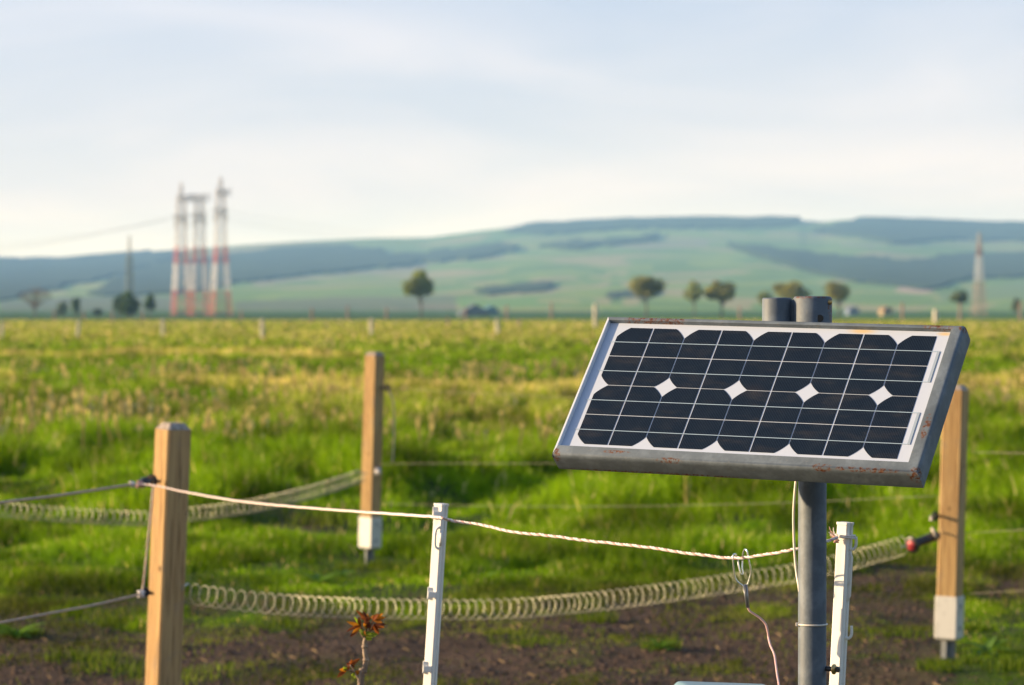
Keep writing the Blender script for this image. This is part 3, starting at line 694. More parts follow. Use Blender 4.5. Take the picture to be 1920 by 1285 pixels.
pylon(374, 30, 376, 402, 366, None, 20, 22, 'red and white lattice pylon without a peak, middle of the three')
pylon(414, 34, 413, 394, 358, 334, 8, 20, 'tallest red and white lattice pylon, rightmost of the three', 1290.0)
t = thing('mast', ground_at(243, 1000), 'thin grey green lattice mast above the dark bushy spruce', 'mast')
b_ = MB(); q = F / 1000; lattice(b_, -0.3, 15 / q, (590 - 478) / q, 8 / q, 9, 0.12); b_.build('tower_body', Mat('mast_green', (0.12, 0.17, 0.15), 0.6).m, t)
b_ = MB(); lattice(b_, (590 - 478) / q, 7 / q, (590 - 438) / q, 1.5 / q, 5, 0.07); b_.build('peak', Mat('mast_tip', (0.30, 0.31, 0.30), 0.6).m, t)
t = thing('mast', ground_at(1836, 1000), 'red and white lattice mast far off on the right', 'mast')
zz = lambda y: (593 - y) / q
b_ = MB(); lattice(b_, -0.3, 21 / q, zz(525), 12 / q, 5, 0.11); lattice(b_, zz(525), 12 / q, zz(436), 3 / q, 8, 0.10)
b_.build('tower_body', mast_mat('mast_paint', [(0, (0.34, 0.22, 0.18)), (zz(527), (0.6, 0.6, 0.6)), (zz(480), (0.34, 0.18, 0.15)), (zz(455), (0.40, 0.38, 0.36))]), t)
b_ = MB(); b_.box((0, 0, zz(470)), (14 / q, 0.5, 0.5)); b_.build('crossarm', M_FIN, t)
def sag(a, b, dz, n=24):
    return [a.lerp(b, k / n) - Vector((0, 0, 4 * dz * (k / n) * (1 - k / n))) for k in range(n + 1)]
lines = [('left', (332, 403, PD), (-420, 505, 1050), 5, 'lowest', 'left'), ('left', (365, 400, PD), (-420, 490, 1050), 5, 'middle', 'left'), ('left', (402, 393, PD), (-420, 478, 1050), 5, 'highest', 'left'),
         ('r', (352, 404, PD), (1100, 462, 2300), 7, 'lowest', 'right'), ('r', (387, 402, PD), (1100, 452, 2300), 7, 'middle', 'right'), ('r', (426, 395, PD), (1100, 446, 2300), 7, 'highest', 'right')]
for nm, a, b2, dz, which, side in lines:
    m = MB(); m.tube(sag(at(*a), at(*b2), dz), 0.055, 4)
    tag(m.build('power_line', M_FIN), f'{which} of the faint sagging power lines running {side} from the pylons', 'power line', 'power lines from the pylons')

# small buildings at the foot of the hills
def house(px, d, w_, h_, dp, wall, roof, label, rz=0.3):
    t = thing('house', ground_at(px, d), label, 'house', 'small buildings at the foot of the hills', rot=(0, 0, rz))
    m = MB(); m.box((0, 0, h_ / 2 - 0.2), (w_, dp, h_ + 0.4)); m.build('wall', Mat('house_wall', wall, 0.8).m, t)
    m = MB(); e = 0.5; a, b3 = w_ / 2 + e, dp / 2 + e; k = h_ + w_ * 0.3
    m.add([(-a, -b3, h_), (a, -b3, h_), (a, b3, h_), (-a, b3, h_), (0, -b3, k), (0, b3, k)], [(0, 1, 4), (2, 3, 5), (1, 2, 5, 4), (3, 0, 4, 5), (0, 3, 2, 1)]); m.build('roof', Mat('house_roof', roof, 0.8).m, t)
    m = MB()
    for x in (-0.25, 0.25): m = MB(); m.box((x * w_, -dp / 2 - 0.02, h_ * 0.55), (w_ * 0.16, 0.1, h_ * 0.35)); m.build('window', M_BLACK, t)
house(1660, 1250, 4, 2.6, 5, (0.30, 0.22, 0.12), (0.28, 0.18, 0.1), 'small ochre house in the distance right of the pipes')
house(918, 1300, 6, 2.4, 6, (0.10, 0.24, 0.26), (0.08, 0.20, 0.24), 'small teal barn far off between the lone tree and panel')
house(1597, 1400, 5, 2.6, 5, (0.16, 0.20, 0.28), (0.16, 0.18, 0.24), 'small bluish house under the rounded tree')
house(888, 1200, 12, 1.0, 5, (0.14, 0.16, 0.17), (0.12, 0.15, 0.17), 'long low grey shed left of the teal barn')

# ------------------------------------------------------------------ distant white fence posts
def far_post(px, yt, yb_, d, wid, col, label, lean=0.0, grp='pale posts of the far fence'):
    h = (HC - (yt - HZ) / (F / d))
    t = thing('fence_post', ground_at(px, d), label, 'fence post', grp, rot=(0, lean, 0.3))
    m = MB(); m.box((0, 0, h / 2 - 0.2), (wid, wid, h + 0.4)); m.add([(-wid * .5, -wid * .5, h), (wid * .5, -wid * .5, h), (wid * .5, wid * .5, h), (-wid * .5, wid * .5, h), (0, 0, h + wid * .4)], [(0, 1, 4), (1, 2, 4), (2, 3, 4), (3, 0, 4)])
    m.build('post_shaft', col, t)
    for fz in (0.85, 0.5):
        m = MB(); m.box((wid * .5 + 0.012, 0, h * fz), (0.03, 0.03, 0.04)); m.build('insulator', M_BLACK, t)
MP1 = Mat('far_post_white', (0.60, 0.55, 0.42), 0.7).m; MP2 = Mat('far_post_brown', (0.30, 0.20, 0.17), 0.8).m
wp = [(3, 603, 640, 'at the left edge of the photo', .02), (145, 602, 636, 'leaning, second from the left edge', .08), (305, 600, 633, 'straight, in front of the three pylons', 0), (492, 599, 638, 'midway between the pylons and the lone tree', 0.0),
      (696, 599, 635, 'just left of the lone round tree', 0), (934, 600, 630, 'tilted, midway between the lone tree and the panel', -.08), (1116, 571, 617, 'tall, close to the panel top left corner', 0.01), (1754, 582, 607, 'bright, above the panel top right corner', .03)]
for px, yt, y2, lb, ln in wp:
    d = HC * F / (y2 - HZ); far_post(px, yt, y2, d, 5.5 * d / F if px != 1754 else 7 * d / F, MP1, 'white far fence post ' + lb, ln)
seconds = [(102, 583, 603), (157, 584, 603), (211, 583, 604), (268, 583, 604), (453, 584, 603), (585, 578, 606), (652, 574, 600), (725, 577, 601), (840, 596, 614), (873, 577, 602), (950, 573, 601), (974, 600, 614), (1034, 568, 600), (1387, 575, 602), (1692, 568, 602), (1800, 570, 603), (1913, 568, 603)]
ORD = 'first second third fourth fifth sixth seventh eighth ninth tenth eleventh twelfth thirteenth fourteenth fifteenth sixteenth seventeenth'.split()
for i, (px, yt, y2) in enumerate(seconds):
    d = HC * F / (y2 - HZ)
    far_post(px, yt, y2, d, 3.4 * d / F, MP2, ORD[i] + ' thin brown post of the farthest fence, counted from the left', 0.0, 'thin brown posts of the farthest fence')

# ------------------------------------------------------------------ wooden posts
def post_profile(a=0.045, ch=0.006):
    """square with chamfered corners and reeded -X and -Y... faces; starts at the (-x,-y) corner"""
    P = []
    def face(p0, p1, nrm, reed):
        P.append(p0)
        if reed:
            k = 7
            for i in range(k):
                for u_, dp in ((0.14, 0), (0.30, 0.0040), (0.46, 0)):
                    t = (i + u_ + 0.2) / (k + 0.4); P.append((p0[0] + (p1[0] - p0[0]) * t - nrm[0] * dp, p0[1] + (p1[1] - p0[1]) * t - nrm[1] * dp))
        P.append(p1)
    face((-a + ch, -a), (a - ch, -a), (0, -1), False)
    face((a, -a + ch), (a, a - ch), (1, 0), False)
    face((a - ch, a), (-a + ch, a), (0, 1), False)
    face((-a, a - ch), (-a, -a + ch), (-1, 0), True)
    return P
WOODS = [wood('pine_one', 1.0), wood('pine_two', 4.3), wood('pine_three', 8.1)]
def wood_post(px_base, px_top, y_top, d, yaw, label, mat, sk=0.0):
    """px_base: x at ground; leans so that its top shows at px_top"""
    base = ground_at(px_base, d); tp = at(px_top, y_top, d); h = tp.z; lean = math.atan2(tp.x - base.x, h)
    t = thing('wooden_post', base, label, 'fence post', 'wooden fence posts in ground anchors', rot=(0, lean, 0)); L_ = h / math.cos(lean)
    Rz = Matrix.Rotation(yaw, 4, 'Z')
    def b(m, *a, **k): m.xf(Rz); return m.build(*a, **k)
    P = post_profile(); m = MB(); m.prism(P, 0.13 - sk, L_ - 0.022); b(m, 'wooden_shaft', mat, t)
    m = MB(); m.prism([(x * 1.0, y * 1.0) for x, y in post_profile(0.0452)], L_ - 0.0215, L_, [(x * 0.62, y * 0.62) for x, y in post_profile(0.045)]); b(m, 'bevelled_top', M_ENDGRAIN, t)
    # ground anchor: sleeve, taper, cross fin
    m = MB(); c = 0.049; sq = [(-c, -c), (c, -c), (c, c), (-c, c)]; m.prism(sq, 0.105 - sk, 0.285 - sk, [(x * 1.01, y * 1.01) for x, y in sq]); m.prism([(x * .75, y * .75) for x, y in sq], 0.095 - sk, 0.106 - sk, sq)
    sl = b(m, 'anchor_sleeve', M_ZINC, t, bevel=0.003)
    m = MB(); m.box((0, 0, -0.1 - sk), (0.066, 0.005, 0.395)); m.box((0, 0.017, -0.1 - sk), (0.005, 0.029, 0.393)); m.box((0, -0.017, -0.1 - sk), (0.005, 0.029, 0.393)); b(m, 'anchor_spike', M_FIN, t)
    for z in (0.15 - sk, 0.245 - sk):
        for f in (0, 1):
            m = MB(); m.lathe([(0.008, 0), (0.008, 0.003), (0.005, 0.006)], 10, Matrix.Rotation(PI / 2, 3, 'X' if f else 'Y'), (c * 1.0, 0, z) if not f else (0, -c * 1.01, z)); b(m, 'bolt_head', M_FIN, sl)
    return t
A_N, A_R, A_M = math.radians(53), math.radians(27), math.radians(38)
# a face normal turned a to the left of the line of sight: local -Y normal yawed by -a
npost = wood_post(306 - 8, 325, 793, 9.98, -A_N + PI / 2, 'near thick wooden post on the left, grooved sunlit face', WOODS[0], 0.06)
rpost = wood_post(1778, 1793, 722, 13.0, -A_R + PI / 2, 'wooden post behind the right end of the solar panel', WOODS[1])
mpost = wood_post(692, 703, 660, 18.0, -A_M + PI / 2, 'farthest wooden post, standing left of centre in the grass', WOODS[2])

# ------------------------------------------------------------------ insulators and knots
def knot(c, r, mat, parent, seed, name='knot', n=5):
    q = random.Random(seed); pts = []
    for k in range(n * 6):
        a = k * 1.05; pts.append(Vector(c) + Vector((math.cos(a) * r * q.uniform(.6, 1.2), math.sin(a * 1.3) * r * q.uniform(.6, 1.2), (k / (n * 6) - .5) * r * 2.4 + q.uniform(-.2, .2) * r)))
    m = MB(); m.tube(spline(pts, 3), r * 0.28, 6); return m.build(name, mat, parent, smooth=True)
def screw_eye(p_post, p_eye, label, R=0.016, grp='ring insulators on the wooden posts'):
    t = thing('ring_insulator', p_eye, label, 'insulator', grp); a = p_post - p_eye
    m = MB(); m.tube([(0, 0, 0), a * 0.5, a], [0.006, 0.0075, 0.006], 8); m.build('screw', M_BLACK, t, smooth=True)
    m = MB(); m.torus((0, 0, 0), R, 0.006, Matrix.Rotation(PI / 2, 3, 'X') @ Matrix.Rotation(0.6, 3, 'Y')); m.build('ring', M_BLACK, t, smooth=True)
    return t
e1 = screw_eye(at(300, 903, 9.93), at(284, 902, 9.86), 'black ring insulator with knotted rope, upper on the near left post')
m = MB(); m.tube([at(286, 899, 9.84) - at(284, 902, 9.86), at(272, 904, 9.8) - at(284, 902, 9.86), at(255, 911, 9.74) - at(284, 902, 9.86)], [0.012, 0.017, 0.006], 8); m.build('plastic_body', M_BLACK, e1, smooth=True)
knot(at(262, 908, 9.74) - at(284, 902, 9.86), 0.009, M_ROPE_P, e1, 2); knot(at(248, 908, 9.7) - at(284, 902, 9.86), 0.007, M_ROPE_W, e1, 3)
e2 = screw_eye(at(286, 1113, 9.93), at(272, 1111, 9.88), 'black ring insulator with whitish knot, lower on the near left post', 0.012)
knot(at(265, 1114, 9.86) - at(272, 1111, 9.88), 0.009, M_ROPE_W, e2, 5)
e3 = screw_eye(at(716, 727, 17.98), at(726, 727, 17.95), 'small dark insulator near the top of the farthest wooden post')
e4 = screw_eye(at(708, 880, 17.95), at(709, 880, 17.86), 'dark ring insulator low on the farthest wooden post', 0.02); knot((0, -0.03, -0.01), 0.014, M_ROPE_W, e4, 7)
e5 = screw_eye(at(1764, 968, 12.98), at(1754, 968, 12.94), 'small black ring insulator above the handle on right post', 0.014)
knot(Vector((-0.015, 0, -0.01)), 0.008, M_ROPE_W, e5, 9)

# ------------------------------------------------------------------ ropes (two white strands and a pink one)
def rope(ctrl, label, r=0.0018, pitch=0.022, old=False, n=14, wob=0.0, name='rope'):
    P = spline([at(*c) for c in ctrl], n); P = [p + Vector((0, 0, random.uniform(-wob, wob))) for p in P]
    L_ = [0]
    for i in range(1, len(P)): L_.append(L_[-1] + (P[i] - P[i - 1]).length)
    tot = L_[-1]; m_ = max(40, int(tot / pitch * 7)); arr = np.array([tuple(p) for p in P]); q = np.linspace(0, tot, m_)
    C_ = np.stack([np.interp(q, L_, arr[:, k]) for k in range(3)], -1)
    mid = len(P) // 2; t = thing(name, P[0], label, 'rope', 'twisted electric fence ropes')
    T = np.gradient(C_, axis=0); T /= np.linalg.norm(T, axis=1)[:, None]; Uu = np.cross(T, [0, 0, 1.0001]); Uu /= np.linalg.norm(Uu, axis=1)[:, None] + 1e-9; W = np.cross(T, Uu)
    for k, mt in enumerate((M_ROPE_D if old else M_ROPE_W, M_ROPE_D if old else M_ROPE_W, M_ROPE_P)):
        a = q / pitch * 2 * PI / 1.0 + k * 2 * PI / 3
        S = C_ + (Uu * np.cos(a)[:, None] + W * np.sin(a)[:, None]) * r * 0.85 - np.array(P[0])
        m = MB(); m.tube([Vector(x) for x in S], r * (0.95 if k < 2 else 0.8), 5); m.build('strand', mt, t, smooth=True)
    return t
rope([(250, 908, 9.72), (285, 910, 9.70), (355, 924, 9.5), (450, 940, 8.75), (560, 951, 8.0), (690, 961, 7.1), (812, 969, 5.985), (845, 976, 5.965), (900, 984, 5.9), (960, 997, 5.8), (1040, 1006, 5.72), (1100, 1014, 5.66), (1200, 1025, 5.56), (1300, 1039, 5.47), (1375, 1047, 5.41), (1425, 1042, 5.37), (1497, 1029, 5.31), (1550, 1015, 5.33), (1570, 1009, 5.37)],
     'bright white and pink twisted rope from the near wooden post to both white posts', wob=0.0006)
rope([(250, 908, 9.72), (180, 919, 9.45), (90, 932, 9.1), (0, 943, 8.8), (-200, 975, 8.2)], 'upper grey twisted rope leaving the near post to the left', 0.0026, 0.03, True)
rope([(266, 1114, 9.86), (180, 1134, 9.5), (90, 1151, 9.15), (0, 1168, 8.85), (-200, 1205, 8.25)], 'lower pinkish twisted rope leaving the near post to the left', 0.0024, 0.03, True)
rope([(287, 908, 9.84), (284, 950, 9.83), (279, 1000, 9.84), (273, 1060, 9.86), (267, 1110, 9.87)], 'short brown rope hanging down beside the near wooden post', 0.0024, 0.03, True)
rope([(727, 728, 17.95), (738, 760, 17.95), (738, 830, 17.95), (736, 868, 17.95)], 'short faint rope hanging beside the farthest wooden post', 0.003, 0.05, True)
def wire(ctrl, label, r=0.0022):
    m = MB(); m.tube(spline([at(*c) for c in ctrl], 8), r * 0.30, 5); tag(m.build('fence_wire', M_WIRE, smooth=True), label, 'wire', 'thin wires between the wooden posts')
wire([(710, 882, 17.9), (738, 870, 17.6), (1040, 869, 16.3), (1400, 862, 14.7), (1757, 850, 13.0)], 'middle thin fence wire running right from the farthest wooden post', 0.003)
wire([(714, 945, 17.95), (1040, 950, 16.3), (1400, 945, 14.6), (1757, 930, 13.0)], 'lowest thin fence wire between farthest and right wooden posts', 0.003)
wire([(727, 727, 17.95), (900, 738, 17.1), (1200, 748, 15.6), (1770, 742, 13.0)], 'topmost faint fence wire running right from farthest wooden post', 0.0022)
wire([(1812, 848, 13.0), (1920, 850, 12.7), (2150, 856, 12.2)], 'brownish wire leaving the right wooden post high up', 0.0036)
wire([(1808, 1000, 13.0), (1920, 994, 12.7), (2150, 985, 12.2)], 'pale wire leaving the right wooden post at handle height', 0.003)
wire([(1802, 1114, 13.0), (1920, 1108, 12.7), (2150, 1098, 12.2)], 'pinkish wire leaving the right wooden post just above its sleeve', 0.0028)

# ------------------------------------------------------------------ gate springs
def spring(ctrl, r0, r1, pitch0, pitch1, wr, label, name='gate_spring'):
    P = spline([at(*c) for c in ctrl], 16); arr = np.array([tuple(p) for p in P]); seg = np.linalg.norm(np.diff(arr, axis=0), axis=1); L_ = np.concatenate([[0], np.cumsum(seg)]); tot = L_[-1]
    th = 0; q = 0; S = []; rr = random.Random(4); stp = 2 * PI / 16
    jit = [rr.uniform(0.86, 1.18) for _ in range(400)]
    while q < tot:
        t = q / tot; S.append((q, th)); pt = (pitch0 + (pitch1 - pitch0) * t) * jit[int(th / (2 * PI)) % 400]; q += pt / 16; th += stp
    q = np.array([a for a, _ in S]); th = np.array([b for _, b in S]); C_ = np.stack([np.interp(q, L_, arr[:, k]) for k in range(3)], -1)
    T = np.gradient(C_, axis=0); T /= np.linalg.norm(T, axis=1)[:, None]; Uu = np.cross(T, [0, 0, 1.0]); Uu /= np.linalg.norm(Uu, axis=1)[:, None]; W = np.cross(Uu, T)
    R = (r0 + (r1 - r0) * q / tot)[:, None]
    X = C_ + (Uu * np.cos(th)[:, None] + W * np.sin(th)[:, None]) * R
    m = MB(); m.tube([Vector(x) for x in X], wr, 6)
    return tag(m.build(name, M_SPRING, smooth=True), label, 'gate spring', 'coil springs stretched as gates')
spring([(328, 1110, 9.98), (450, 1126, 10.2), (560, 1136, 10.4), (680, 1141, 10.7), (800, 1143, 10.95), (900, 1143, 11.15), (1000, 1139, 11.35), (1100, 1130, 11.6), (1200, 1118, 11.8), (1300, 1104, 12.0), (1400, 1089, 12.2), (1500, 1073, 12.4), (1600, 1050, 12.6), (1660, 1033, 12.75), (1698, 1022, 12.82)],
       0.034, 0.040, 0.043, 0.037, 0.0015, 'long coil gate spring sagging from the near post to the red-ended handle')
spring([(-260, 930, 14.2), (-100, 945, 14.6), (0, 955, 14.9), (100, 964, 15.2), (203, 970, 15.5), (280, 972, 15.75), (360, 964, 16.0), (440, 954, 16.3), (515, 940, 16.6), (600, 918, 17.2), (676, 893, 17.9)],
       0.036, 0.038, 0.050, 0.045, 0.0019, 'farther coil gate spring running from the left edge to the farthest post')
for c0, c1, lb in (((318, 1108, 9.96), (352, 1112, 10.03), 'hooked wire end holding the long spring to the near post'), ((690, 888, 17.93), (672, 894, 17.88), 'hooked wire end holding the far spring to the farthest post')):
    a_, b2_ = at(*c0), at(*c1); t = thing('spring_hook', a_, lb, 'hook'); m = MB(); m.tube(spline([a_ - a_, (b2_ - a_) * 0.6 + Vector((0, 0, 0.012)), b2_ - a_ + Vector((0, 0, 0.03))], 6), 0.003, 6); m.build('hook_wire', M_STEEL, t, smooth=True)
# handle
h0, h1 = at(1708, 1023, 12.82), at(1757, 1004, 12.93); ax = (h1 - h0); M3 = ax.to_track_quat('Z', 'Y').to_matrix(); Lh = ax.length
t = thing('gate_grip', h0, 'black gate handle with red end hooked on the right wooden post', 'gate handle')
m = MB(); m.lathe([(0.017, 0.012), (0.018, 0.02), (0.019, Lh * 0.5), (0.022, Lh * 0.92), (0.018, Lh)], 16, M3); m.build('grip', M_BLACK, t, smooth=True)
m = MB(); m.lathe([(0.030, 0.0), (0.036, 0.004), (0.036, 0.012), (0.026, 0.016)], 20, M3); m.build('guard_disc', M_BLACK, t, auto=40)
m = MB(); m.lathe([(0.008, -0.006), (0.019, -0.004), (0.022, -0.0005)], 20, M3); m.build('red_end', M_RED, t, auto=40)
m = MB(); m.tube(spline([h0 - h0, at(1697, 1024, 12.8) - h0, at(1690, 1026, 12.78) - h0], 6), 0.0035, 6); m.tube(spline([h1 - h0, at(1763, 1000, 12.95) - h0, at(1770, 998, 13.0) - h0], 6), 0.004, 6); m.build('hook', M_STEEL, t, smooth=True)
m = MB(); m.torus(at(1751, 1000, 12.9) - h0, 0.02, 0.006, Matrix.Rotation(1.2, 3, 'Y')); m.build('eye_ring', M_ROPE_D, t, smooth=True)

# ------------------------------------------------------------------ white plastic posts
def plastic_post(px_top, y_top, px_bot, d, wd, yaw, label, clip_side, clips):
    tp = at(px_top, y_top, d); h = tp.z; lean = math.atan((px_top - px_bot) / (1285 - y_top)); bx = tp.x - math.tan(lean) * h
    t = thing('plastic_post', (bx, tp.y, 0), label, 'fence post', 'white plastic fence posts', rot=(0, lean, 0)); L_ = h / math.cos(lean)
    Rz = Matrix.Rotation(yaw, 4, 'Z'); a = wd / 2
    m = MB(); c = a * 0.22
    prof = [(-a + c, -a), (a - c, -a), (a, -a + c), (a, -0.3 * a), (a * 0.72, -0.22 * a), (a * 0.72, 0.22 * a), (a, 0.3 * a), (a, a - c), (a - c, a), (-a + c, a), (-a, a - c), (-a, 0.35 * a), (-a * 0.82, 0.28 * a), (-a * 0.82, -0.28 * a), (-a, -0.35 * a), (-a, -a + c)]
    m.prism(prof, -0.2, L_ - 0.004); m.xf(Rz); m.build('post_body', M_PLASTIC, t)
    m = MB(); k = 1.10; m.prism([(x * k, y * k) for x, y in prof], L_ - 0.0042, L_ + 0.0006); m.xf(Rz); m.build('cap', M_PLASTIC, t, bevel=0.0006)
    for yy, kind in clips:
        z = (HC - (yy - HZ) / (F / d)) / math.cos(lean); m = MB(); s_ = clip_side
        edge = wd * 0.60
        if kind == 'block':
            m.box((s_ * (edge - 0.001), -0.004, z), (0.009, 0.010, 0.024)); m.box((s_ * (edge - 0.006), -wd * .62, z - 0.002), (0.016, 0.005, 0.012))
        elif kind == 'hook':
            m.tube(spline([(s_ * (edge - 0.006), -0.004, z - 0.012), (s_ * (edge + 0.003), -0.004, z - 0.012), (s_ * (edge + 0.007), -0.004, z - 0.004), (s_ * (edge + 0.006), -0.004, z + 0.010)], 5), 0.0026, 8)
        elif kind == 'loop':
            m.tube(spline([(0, -wd * .66, z + 0.022), (-0.007, -wd * .72, z + 0.014), (-0.007, -wd * .72, z - 0.014), (0, -wd * .66, z - 0.022)], 5), 0.0028, 8)
            m.box((0.004, -wd * .64, z), (0.006, 0.006, 0.03))
        elif kind == 'rib':
            m.tube([(s_ * (edge - 0.004), -0.002, z + 0.03), (s_ * (edge), -0.002, z + 0.02), (s_ * (edge), -0.002, z - 0.02), (s_ * (edge - 0.004), -0.002, z - 0.03)], 0.0028, 8)
        m.build('clip', M_PLASTIC, t, smooth=(kind != 'block'), bevel=0.001 if kind == 'block' else 0)
    return t, lean, h
plastic_post(827.5, 945, 806, 6.0, 0.0215, -0.56, 'white plastic post tilted to the left, left of the panel', -1, [(962, 'block'), (1008, 'loop'), (1113, 'block'), (1252, 'block')])
plastic_post(1585, 980, 1570, 5.4, 0.0225, -0.62, 'white plastic post standing just right of the steel pole', 1, [(1016, 'hook'), (1065, 'rib'), (1095, 'rib'), (1183, 'hook')])
t = thing('rope_end', at(1585, 1007, 5.4), 'frayed pink rope end tied round the right plastic post', 'rope')
m = MB(); Rm = Matrix.Rotation(0.12, 3, 'Y'); m.torus((0, 0, 0), 0.0175, 0.0018, Rm, 24, 6); m.torus((0, 0, 0.003), 0.0172, 0.0016, Matrix.Rotation(0.05, 3, 'Y'), 24, 6); m.build('loop', M_ROPE_W, t, smooth=True)
m = MB(); m2 = MB(); rr = random.Random(8)
for k in range(11):
    a = at(1566, 1011, 5.385) - at(1585, 1007, 5.4); e = a + Vector((rr.uniform(-.012, .004), rr.uniform(-.006, .006), rr.uniform(.006, .022)))
    (m if k % 2 else m2).tube(spline([a, a.lerp(e, .5) + Vector((rr.uniform(-.003, .003), 0, 0)), e], 4), 0.0007, 5)
m.build('frayed_fibre', M_ROPE_P, t); m2.build('frayed_fibre', M_ROPE_W, t)
knot(at(1568, 1012, 5.385) - at(1585, 1007, 5.4), 0.0045, M_ROPE_P, t, 12)

# ------------------------------------------------------------------ solar panel on its pipe
Mc = [[0.87936535, 0.3261419, -0.34691215], [-0.02709603, 0.76167703, 0.64739007], [0.47537604, -0.55989246, 0.67862954]]
cols = [c2w([Mc[i][k] for i in range(3)]) for k in range(3)]
org = c2w((0.3974311, -0.07934289, -5.01148818)) + Vector((0, 0, HC))
MW = Matrix(((cols[0][0], cols[1][0], cols[2][0], org[0]), (cols[0][1], cols[1][1], cols[2][1], org[1]), (cols[0][2], cols[1][2], cols[2][2], org[2]), (0, 0, 0, 1)))
PDp = 5.105; ptop = at(1523.5, 556, PDp); px0 = Vector((ptop.x, ptop.y, 0))
sol = thing('solar_panel', px0, 'small tilted solar panel with dark cells on a grey steel pole', 'solar panel')
INV = Matrix.Translation(-px0) @ MW
def pan(m, name, mat, parent, **k):
    o = m.build(name, mat, parent, **k); 
    o.matrix_local = INV if parent is sol else Matrix.Identity(4)
    return o
x0, x1, y0, y1 = -0.310, 0.311, -0.138, 0.1375
wl, wr_, wt, wb = 0.0050, 0.0215, 0.0085, 0.0215
def ring(prof, sides='tlbr'):
    """sweep profile [(outward fraction/metres, z)] round the glass rectangle with mitred corners"""
    m = MB(); n = len(prof); vs = []
    for cx, cy, wx, wy in ((x0, y0, -wl, -wb), (x1, y0, wr_, -wb), (x1, y1, wr_, wt), (x0, y1, -wl, wt)):
        for f, z in prof: vs.append((cx + wx * f, cy + wy * f, z))
    fs = []
    for k, sd_ in enumerate('brtl'):
        if sd_ not in sides: continue
        for j in range(n):
            a, b = k * n + j, k * n + (j + 1) % n; c, d_ = ((k + 1) % 4) * n + (j + 1) % n, ((k + 1) % 4) * n + j
            fs.append((a, d_, c, b))
    us_ = sorted({q for f in fs for q in f}); mp_ = {q: i for i, q in enumerate(us_)}
    m.add([vs[q] for q in us_], [tuple(mp_[q] for q in f) for f in fs]); return m
prof = [(0, -0.003), (0, 0.0072), (0.03, 0.0082), (0.70, 0.0082), (0.84, 0.0074), (0.93, 0.0056), (0.985, 0.0022), (1.0, -0.002), (1.0, -0.026), (0.97, -0.0305), (0.85, -0.0305), (0.82, -0.026), (0.82, -0.003)]
pan(ring(prof, 'brt'), 'frame', M_FRAME, sol, auto=50)
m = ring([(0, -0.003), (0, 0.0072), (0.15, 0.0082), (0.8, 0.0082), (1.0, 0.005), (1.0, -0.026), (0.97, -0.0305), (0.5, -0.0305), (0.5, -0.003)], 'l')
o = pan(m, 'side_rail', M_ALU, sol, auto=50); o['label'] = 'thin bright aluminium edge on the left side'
m = MB(); m.box(((x0 + x1) / 2, (y0 + y1) / 2, -0.0022), (x1 - x0 + 0.002, y1 - y0 + 0.002, 0.004)); back = pan(m, 'backsheet', M_BACK, sol)
p = 0.064
def wafer_cell(i, j):
    """quarter of a pseudo-square wafer; wafer centre on odd grid nodes"""
    wx = (i // 2) * 2 + 1; wy = (j // 2) * 2 + 1; sx_ = -1 if i < wx else 1; sy_ = -1 if j < wy else 1
    g = 0.0008; h = 0.0625; R = 0.0755; gx = 0.0007; pts = [(g + gx, g), (h + g - gx * .4, g)]
    a0 = math.acos(h / R); a1 = PI / 2 - a0
    pts += [(g + R * math.cos(a0 + (a1 - a0) * k / 8), g + R * math.sin(a0 + (a1 - a0) * k / 8)) for k in range(9)] + [(g + gx, h + g)]
    pts[2] = (h + g - gx * .4, pts[2][1])
    P = [(sx_ * x + (wx - 4.5) * p, -sy_ * y + (2 - wy) * p) for x, y in pts]
    if sx_ * -sy_ < 0: P.reverse()
    return P
for j in range(4):
    for i in range(9):
        m = MB(); m.prism(wafer_cell(i, j), 0.0001, 0.0005); pan(m, 'solar_cell', M_CELL, back)
for j in range(4):
    y = (2 - j - 0.5) * p - 0.001
    m = MB(); m.box((0, y, 0.0006), (9.32 * p, 0.0011, 0.0005)); pan(m, 'ribbon', M_RIB, back)
for j in (1, 3):
    m = MB(); m.box((4.5 * p + 0.0105, (2 - j) * p - 0.001, 0.0007), (0.0045, p + 0.0014, 0.0005)); pan(m, 'bus_strip', M_BUS, back)
# back bracket
m = MB(); m.box((0.13, -0.01, -0.036), (0.03, 0.24, 0.006)); m.box((0.05, -0.01, -0.036), (0.03, 0.24, 0.006)); m.box((0.09, 0.09, -0.043), (0.20, 0.03, 0.008)); pan(m, 'mounting_bar', M_FRAME, sol)
# pole, sleeve, stub (upright)
topz = ptop.z; sl_b = at(1523, 640, PDp).z
def upright(r, z0, z1, cx=0.0, cy=0.0, ro=0.0015, n=40):
    m = MB(); m.lathe([(r, z0), (r, z1 - ro), (r - ro * .4, z1 - ro * .3), (r - ro, z1), (r * 0.2, z1 + 0.0005)], n, None, (cx, cy, 0)); return m
pole = upright(0.0237, -0.3, topz - 0.03).build('pole', M_POLE, sol, auto=40)
slv = upright(0.0327, sl_b - 0.06, topz, ro=0.004).build('pole_sleeve', M_POLE, sol, auto=40)
stx = at(1457, 556, PDp + 0.01).x - px0.x
stub = upright(0.0250, sl_b - 0.05, at(1457, 558.5, PDp).z, stx, 0.012, ro=0.003).build('side_pipe', M_STUB, sol, auto=40)
m = MB(); m.tube([(stx + 0.026, 0.005, z) + (0, 0, 0)[:0] for z in np.linspace(sl_b - 0.04, topz - 0.006, 12)], [0.0055 + 0.0015 * math.sin(k * 2.3) for k in range(12)], 8); m.build('weld_seam', M_POLE, slv, smooth=True)
